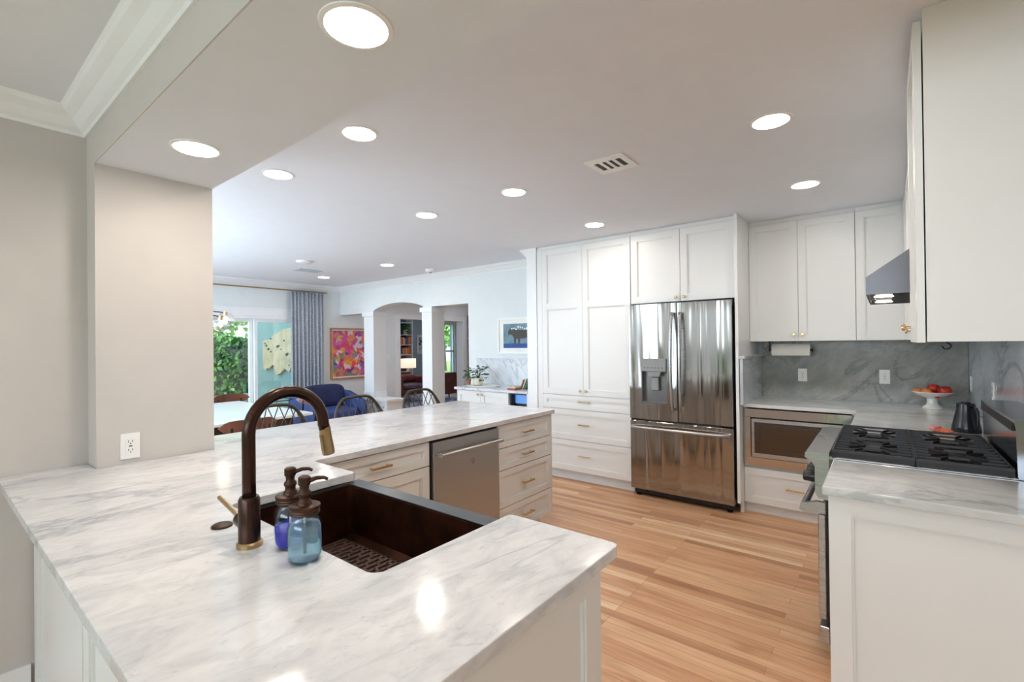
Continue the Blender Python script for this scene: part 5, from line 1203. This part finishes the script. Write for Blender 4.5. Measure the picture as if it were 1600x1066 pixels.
pc_ = thing('framed_picture', (-10.99, 9.65, 1.16), 'black and white framed print on the grey office wall', 'picture')
b = MB(); b.box(-10.999, -10.97, 9.31, 10.0 - 0.05, 1.15, 1.735); b.build('frame', 'shelf_white', pc_)
b = MB(); b.box(-10.97, -10.965, 9.39, 9.87, 1.23, 1.655); b.build('print', 'print_dark', pc_)
lt = thing('side_table', (-10.35, 8.3, 0), 'small dark side table under the lamp in the office', 'side table')
b = MB(); b.lathe([(0.22, 0.53), (0.22, 0.55)], (-10.35, 8.30, 0), 28); b.build('top', 'wood_dark', lt)
for a in (0.3, 2.4, 4.5): b = MB(); b.cyl((-10.35 + 0.16 * math.cos(a), 8.30 + 0.16 * math.sin(a), 0), (-10.35 + 0.1 * math.cos(a), 8.30 + 0.1 * math.sin(a), 0.53), 0.014, 8); b.build('leg', 'wood_dark', lt)
la = thing('table_lamp', (-10.35, 8.48, 0.55), 'table lamp with a lit cream drum shade and blue glass base in the office', 'lamp')
lx, ly = -10.35, 8.46
b = MB(); b.lathe([(0.215, 0), (0.215, 0.25)], (lx, ly, 0.80), 36, caps=False); b.build('lamp_shade', 'shade_glow', la, 'all').modifiers.new('t', 'SOLIDIFY').thickness = 0.004
b = MB(); b.lathe([(0.07, 0), (0.09, 0.03), (0.10, 0.10), (0.05, 0.17), (0.02, 0.20), (0.015, 0.30)], (lx, ly, 0.551), 24); b.build('base', 'glass_teal', la, 'all')
b = MB(); b.sphere((lx, ly, 0.93), 0.035); b.build('bulb', 'bulb_glow', la, 'all')
lc = thing('leather_armchair', (-9.5, 7.8, 0), 'brown leather armchair with a round bolster in the office beyond the arch', 'armchair')
b = MB(); b.box(-10.0, -9.2, 7.30, 8.20, 0.20, 0.34, bev=0.02, seg=2); b.build('base', 'leather', lc, 'all')
b = MB(); b.pillow(-9.95, -9.18, 7.40, 8.12, 0.32, 0.47, 0.05); b.build('seat_cushion', 'leather_cool', lc, 'all')
b = MB(); b.box(-10.04, -9.88, 7.32, 8.18, 0.30, 0.73, bev=0.05, seg=3); b.build('back', 'leather', lc, 'all')
b = MB(); b.cyl((-9.72, 7.42, 0.57), (-9.72, 8.10, 0.57), 0.10, 24); b.build('bolster', 'leather', lc, 40)
for yy in (7.28, 8.12): b = MB(); b.box(-9.98, -9.2, yy, yy + 0.10, 0.28, 0.62, bev=0.035, seg=3); b.build('arm', 'leather', lc, 'all')
for xx in (-9.95, -9.25):
    for yy in (7.35, 8.15): b = MB(); b.cyl((xx, yy, 0.006), (xx, yy, 0.21), 0.02, 8); b.build('leg', 'wood_dark', lc)
b = MB(); b.box(-10.5, -8.15, 6.2, 9.3, 0.0, 0.006); tag(b.build('rug', 'rug_pattern'), 'blue and white patterned rug on the office floor', 'rug')
cd = thing('credenza', (-9.2, 8.65, 0), 'dark red-brown wooden credenza on short legs, right of the white pillar', 'credenza')
b = MB(); b.box(-9.42, -9.0, 8.33, 8.985, 0.13, 0.69, bev=0.006); b.build('body', 'wood_credenza', cd)
b = MB(); b.box(-9.0, -8.985, 8.34, 8.655, 0.14, 0.68); b.build('door', 'wood_credenza', cd); b = MB(); b.box(-9.0, -8.985, 8.66, 8.975, 0.14, 0.68); b.build('door', 'wood_credenza', cd)
for xx in (-9.36, -9.05):
    for yy in (8.38, 8.75): b = MB(); b.cyl((xx, yy, 0.006), (xx, yy, 0.13), 0.014, 8, r2=0.02); b.build('leg', 'wood_dark', cd)
b = MB(); b.box(-9.3, -9.1, 8.45, 8.62, 0.691, 0.765, bev=0.01); tag(b.build('radio', 'black_metal'), 'small black box on the office credenza below the window', 'radio')
curtain('curtain', 10.93, 11.30, 0.02, 2.3, 'curtain_blue', 'blue curtain at the right side of the office window', 4, 0.03, -10.90)
et = thing('etagere', (-7.6, 8.3, 0), 'narrow black and brass shelf tower at the edge of the rectangular opening', 'shelf')
for xx in (-7.74, -7.46):
    for yy in (8.14, 8.50): b = MB(); b.box(xx - 0.01, xx + 0.01, yy - 0.01, yy + 0.01, 0, 2.12); b.build('post', 'black_metal', et)
for z in (0.2, 0.62, 1.0, 1.28, 1.56, 1.84, 2.10): b = MB(); b.box(-7.75, -7.45, 8.13, 8.51, z, z + 0.03); b.build('shelf', 'brass_aged', et)
